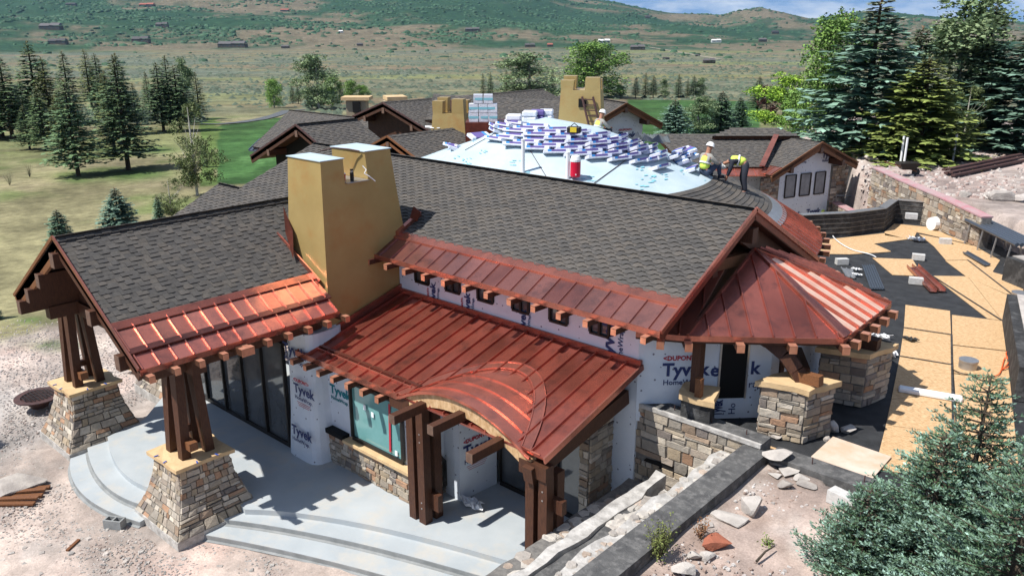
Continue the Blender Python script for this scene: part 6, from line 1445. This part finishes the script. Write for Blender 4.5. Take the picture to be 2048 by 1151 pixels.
for ri in range(5):
    x=992+(ri%2)*20; x1=(1340,1330,1320,1305,1290,1260)[ri]
    while x<x1:
        y=np.interp(x,XS,YS)+9-ri*9.
        for lev in ((0,) if ri<2 else (0,1)): lay(x,y,lev,'wrapped shingle bundle in the arc on the round roof, '+('lowest row','second row up','middle row','second row from the top','topmost row')[ri],.03)
        x+=rr.uniform(40,42)
for k in range(14): x=rr.uniform(905,1000); lay(x,np.interp(x,[905,1000],[296,250])+rr.uniform(-4,6),rr.randint(0,1),'crumpled shingle bundle in the heap at the left end of the arc',.8)
for k in range(16): x=rr.uniform(1335,1385); lay(x,np.interp(x,[1335,1385],[302,332])+rr.uniform(-6,14),rr.randint(0,2),'shingle bundle in the heap at the right end of the arc',.6)
# cartons and tubs
P=PZ(968,243,6.6); t0=None
for i,(dx,dy_,dz_) in enumerate(((0,0,0),(.75,0,0),(1.5,0,0),(0,0,.55),(.75,0,.55),(1.5,0,.55),(.35,0,1.1),(1.15,0,1.1),(-.1,.6,0),(1.5,.6,.0))):
    c=P+e*(dx-.8)*.62+f_*dy_+(0,0,dz_*.8+.22); t=thing('carton',c-(0,0,.2),'white and pale blue carton in the stack on the left rear roof, '+('lowest layer, left','lowest layer, middle','lowest layer, right','second layer, left','second layer, middle','second layer, right','top layer, left','top layer, right','back row, left','back row, right')[i],'box','cartons stacked on the rear roof')
    MB().box(c,(.44,.5,.42),rot=math.atan2(su[1],su[0])+rr.uniform(-.05,.05)).build('carton_body',m_bag,t); MB().box(c-f_*.0,(.45,.51,.12),rot=math.atan2(su[1],su[0])).build('printed_band',m_ltteal,t)
MB().prism([P+e*-.9-f_*.5,P+e*1.1-f_*.5,P+e*1.1+f_*1.2,P+e*-.9+f_*1.2],(0,0,-2.)).build('roof_curb',m_copd,hp)
for i,(x,y,m_,lab) in enumerate(((1028,248,m_plw,'white wrapped tub heap on top of the round roof'),(1060,240,m_bag,'white wrapped roll stack beside the dark roll stack'),(1075,238,m_purple,'dark purple wrapped roll stack on the top of the round roof'),(1092,237,m_bag,'pale wrapped roll stack right of the dark one'))):
    P=PZ(x,y,8.0); t=thing('roll_stack',P,lab,'rolls')
    for k in range(2): MB().box(P+(0,0,.02+.2*k),(.5,.45,.19),rot=.5+.1*k).build('roll_layer',m_ if k!=2 or i!=2 else m_plw,t,bevel=.04)
P=dome_hit(1148,276,.3); 
if P is not None:
    t=thing('tool_bag',P+(0,0,.15),'small yellow and black tool bag on the shingle bundles','bag'); MB().box(P+(0,0,.25),(.42,.22,.2),rot=.4).build('bag_body',m_frame,t,bevel=.03); MB().box(P+(0,0,.26),(.2,.23,.15),rot=.4).build('yellow_panel',m_yel,t); MB().tube([P+(-.15,0,.33),P+(0,0,.45),P+(.15,.05,.33)],.015,5).build('strap',m_frame,t)
P=dome_hit(1300,290); rag(1300,284,P[2]+.2 if P is not None else 7.5,1.0,'grey tarpaulin draped over bundles',mat('grey_tarp',(.12,.14,.15),(.08,.09,.10),4,.7),21,'tarpaulin')
# tangled white straps on rear roof
mb=MB(); r_=random.Random(6); p=PZ(870,258,5.9)
for k in range(3):
    q=[p+(r_.uniform(-.6,.9),r_.uniform(-.5,.5),.08+r_.uniform(0,.05)) for _ in range(9)]; mb.tube(q,.025,4)
mb.build('strap_tangle',m_plw,None,label='tangle of white straps on the rear shingle roof',cat='strap')

# ============================================================ people
def skinned(name,pts,edges,m,parent,root=0,sub=1,o0=None):
    me=bpy.data.meshes.new(name); o0=ORI.get(parent.name) if parent else V3((0,0,0)); me.from_pydata([tuple(V3(p[:3])-o0) for p in pts],edges,[])
    ob=bpy.data.objects.new(name,me); sc.collection.objects.link(ob); md=ob.modifiers.new('s','SKIN'); md.use_smooth_shade=True
    for i,p in enumerate(pts): sv_=me.skin_vertices[0].data[i]; sv_.radius=(p[3],p[4] if len(p)>4 else p[3]); sv_.use_root=(i==root)
    s2=ob.modifiers.new('u','SUBSURF'); s2.levels=sub; s2.render_levels=sub
    dg_=bpy.context.evaluated_depsgraph_get(); bpy.context.view_layer.update(); nm=bpy.data.meshes.new_from_object(ob.evaluated_get(dg_)); bpy.data.objects.remove(ob)
    nm.materials.clear(); nm.materials.append(m); nm.polygons.foreach_set('use_smooth',[True]*len(nm.polygons)); o=bpy.data.objects.new(name,nm); sc.collection.objects.link(o); o.parent=parent; ORI[o.name]=o0; return o
def person(P,fdir,J,label,shirt,trousers):
    """J: joints in (forward, side, up) metres"""
    t=thing('person',P,label,'person'); fx=V3([*fdir,0]); sx_=V3([fdir[1],-fdir[0],0]); up=V3([0,0,1]); W=lambda j:V3(P)+fx*j[0]+sx_*j[1]+up*j[2]
    hip,waist,chest,neck,head=[W(J[k]) for k in ('hip','waist','chest','neck','head')]
    pts=[];E=[]
    def add(p,r,prev=None):
        pts.append((*p,r)); 
        if prev is not None:E.append((prev,len(pts)-1))
        return len(pts)-1
    h=add(hip,.13);w_=add(waist,.12,h);c=add(chest,.14,w_);n=add(neck,.06,c);hd=add(head,.10,n); add(head+up*.09,.09,hd)
    for s,k in ((1,'r'),(-1,'l')):
        s0=add(W(J['sh'+k]),.065,c);e_=add(W(J['el'+k]),.045,s0);wr=add(W(J['ha'+k]),.035,e_); hv=W(J['ha'+k])-W(J['el'+k]); hv/=np.linalg.norm(hv)
        pm=add(W(J['ha'+k])+hv*.07,.038,wr)
        for q in (-.03,-.01,.01,.03): add(W(J['ha'+k])+hv*(.17-abs(q))+sx_*q+fx*q*.5,.011,pm)
        add(W(J['ha'+k])+hv*.09+fx*.045,.013,wr)
        hh=add(W(J['hp'+k]),.10,h);kn=add(W(J['kn'+k]),.07,hh);an=add(W(J['an'+k]),.045,kn);add(W(J['an'+k])+fx*.17-up*.04,.04,an)
    skinned('body',pts,E,m_skin,t)
    # clothes
    def cl(nm,chain,m):
        pp=[];ee=[]
        for ch in chain:
            prev=None
            for p,r in ch:
                ex=[i for i,q in enumerate(pp) if np.allclose(q[:3],p)]
                if ex: i=ex[0]
                else: pp.append((*p,r)); i=len(pp)-1
                if prev is not None: ee.append((prev,i))
                prev=i
        return skinned(nm,pp,ee,m,t)
    cl('shirt',[[(waist,.14),(chest,.165),(neck-up*.03,.085)]]+[[(chest,.165),(W(J['sh'+k]),.085),(W(J['el'+k]),.06),(W(J['ha'+k])*.9+W(J['el'+k])*.1,.045)] for k in 'rl'],shirt)
    cl('trousers',[[(waist-up*.02,.145),(hip,.155)]]+[[(hip,.155),(W(J['hp'+k]),.12),(W(J['kn'+k]),.09),(W(J['an'+k]),.065)] for k in 'rl'],trousers)
    v=cl('safety_vest',[[(hip*.4+waist*.6,.165),(waist,.165),(chest,.19),(chest*.35+neck*.65,.13)]],m_hi)
    up2=(chest-waist)/np.linalg.norm(chest-waist)
    # reflective bands follow the torso
    m0=(waist+chest)/2; mb=MB(); mb.tube([m0-up2*.025,m0+up2*.025],.195,12); mb.build('reflective_band',m_refl,v)
    for k in 'rl': MB().beam(W(J['an'+k])+fx*-.06-up*.03,W(J['an'+k])+fx*.2-up*.05,.11,.1).build('boot',m_dk,t,bevel=.02)
    hh=(head-neck)/np.linalg.norm(head-neck); hc=head+hh*.05; mb=MB(); n_=14
    ax=hh; a1=np.cross(ax,fx+sx_*.01); a1/=np.linalg.norm(a1); a2=np.cross(ax,a1); rings=[]
    for rr_,zz in ((.15,-.01),(.15,.0),(.135,.01),(.13,.06),(.10,.11),(.05,.14),(.01,.148)):
        k0=len(mb.v); mb.v+=[tuple(hc+ax*zz+a1*rr_*math.cos(2*math.pi*j/n_)+a2*rr_*math.sin(2*math.pi*j/n_)) for j in range(n_)]; rings.append(k0)
    for k0,k1 in zip(rings,rings[1:]):
        for j in range(n_): mb.f.append((k0+j,k0+(j+1)%n_,k1+(j+1)%n_,k1+j)); mb.c.append((1,1,1))
    mb.build('hard_hat',m_hat,t,smooth=True)
    # face: nose, eyes, mouth
    fc=head+fx*.095; MB().box(fc+fx*.012-up*.005,(.03,.03,.045)).build('nose',m_skin,t); MB().box(fc+sx_*.035+up*.02,(.02,.022,.012)).box(fc-sx_*.035+up*.02,(.02,.022,.012)).build('eyes',m_frame,t)
    return t
sit=dict(hip=(0,0,.12),waist=(-.02,0,.30),chest=(.06,0,.55),neck=(.12,0,.74),head=(.18,0,.88),shr=(.06,.19,.63),ell=(.25,-.30,.42),shl=(.06,-.19,.63),elr=(.22,.30,.42),har=(.45,.2,.38),hal=(.42,-.2,.36),hpr=(.05,.11,.12),hpl=(.05,-.11,.12),knr=(.45,.18,.38),knl=(.43,-.18,.30),anr=(.55,.18,-.02),anl=(.60,-.18,-.08))
bend=dict(hip=(0,0,.85),waist=(.10,0,.98),chest=(.38,0,1.02),neck=(.55,0,.98),head=(.66,0,.88),shr=(.42,.19,1.),shl=(.42,-.19,1.),elr=(.48,.22,.72),ell=(.46,-.22,.74),har=(.56,.12,.48),hal=(.55,-.12,.48),hpr=(0,.11,.84),hpl=(0,-.11,.84),knr=(.10,.16,.46),knl=(.02,-.16,.45),anr=(-.02,.18,.07),anl=(-.06,-.18,.04))
kneel=dict(sit); 
P=dome_hit(1408,352); P=P if P is not None else PZ(1408,352,6.5)
person(P,cdir(.8,.6),sit,'roofer in white hard hat and yellow vest sitting on the roof edge with back turned',m_gr,m_jean)
P=dome_hit(1487,384); P=P if P is not None else PZ(1487,384,6.0)
person(P,cdir(-.75,.2),bend,'roofer bending forward over the shingles, dark clothes, yellow vest and white hard hat',m_dk,m_dk)
P=PZ(1196,276,7.0)
person(P,cdir(.6,.5),sit,'worker kneeling behind the bundles beside the wrapped gable, white hard hat and vest',m_gr,m_dk)
P=PZ(1645,458,.3); person(P,cdir(-.6,.4),bend,'worker in yellow vest stooping down in the sunken courtyard',m_dk,m_dk)
# ============================================================ haze
hz=MB().box((-900,1900,480),(15000,15000,1100)); 
me_o=None
def haze():
    d=fw; c=V3([0,0,0])+V3([*fw,0])*3300
    mb=MB(); mb.box((c[0],c[1],480),(13500,13500,1130),rot=YAW)
    m=bpy.data.materials.new('haze'); m.use_nodes=True; n=m.node_tree.nodes; n.remove(n['Principled BSDF']); v=n.new('ShaderNodeVolumePrincipled'); v.inputs['Density'].default_value=HAZE; v.inputs['Color'].default_value=(.38,.68,1,1); v.inputs['Anisotropy'].default_value=.3
    m.node_tree.links.new(v.outputs[0],n['Material Output'].inputs['Volume']); mb.build('haze',m,None,label='thin pale blue haze over the valley',cat='haze',kind='stuff')
HAZE=3.4e-5
haze()
for k,p_ in protos.items():
    if k not in used: 
        for ch_ in list(p_.children): bpy.data.objects.remove(ch_)
        bpy.data.objects.remove(p_)
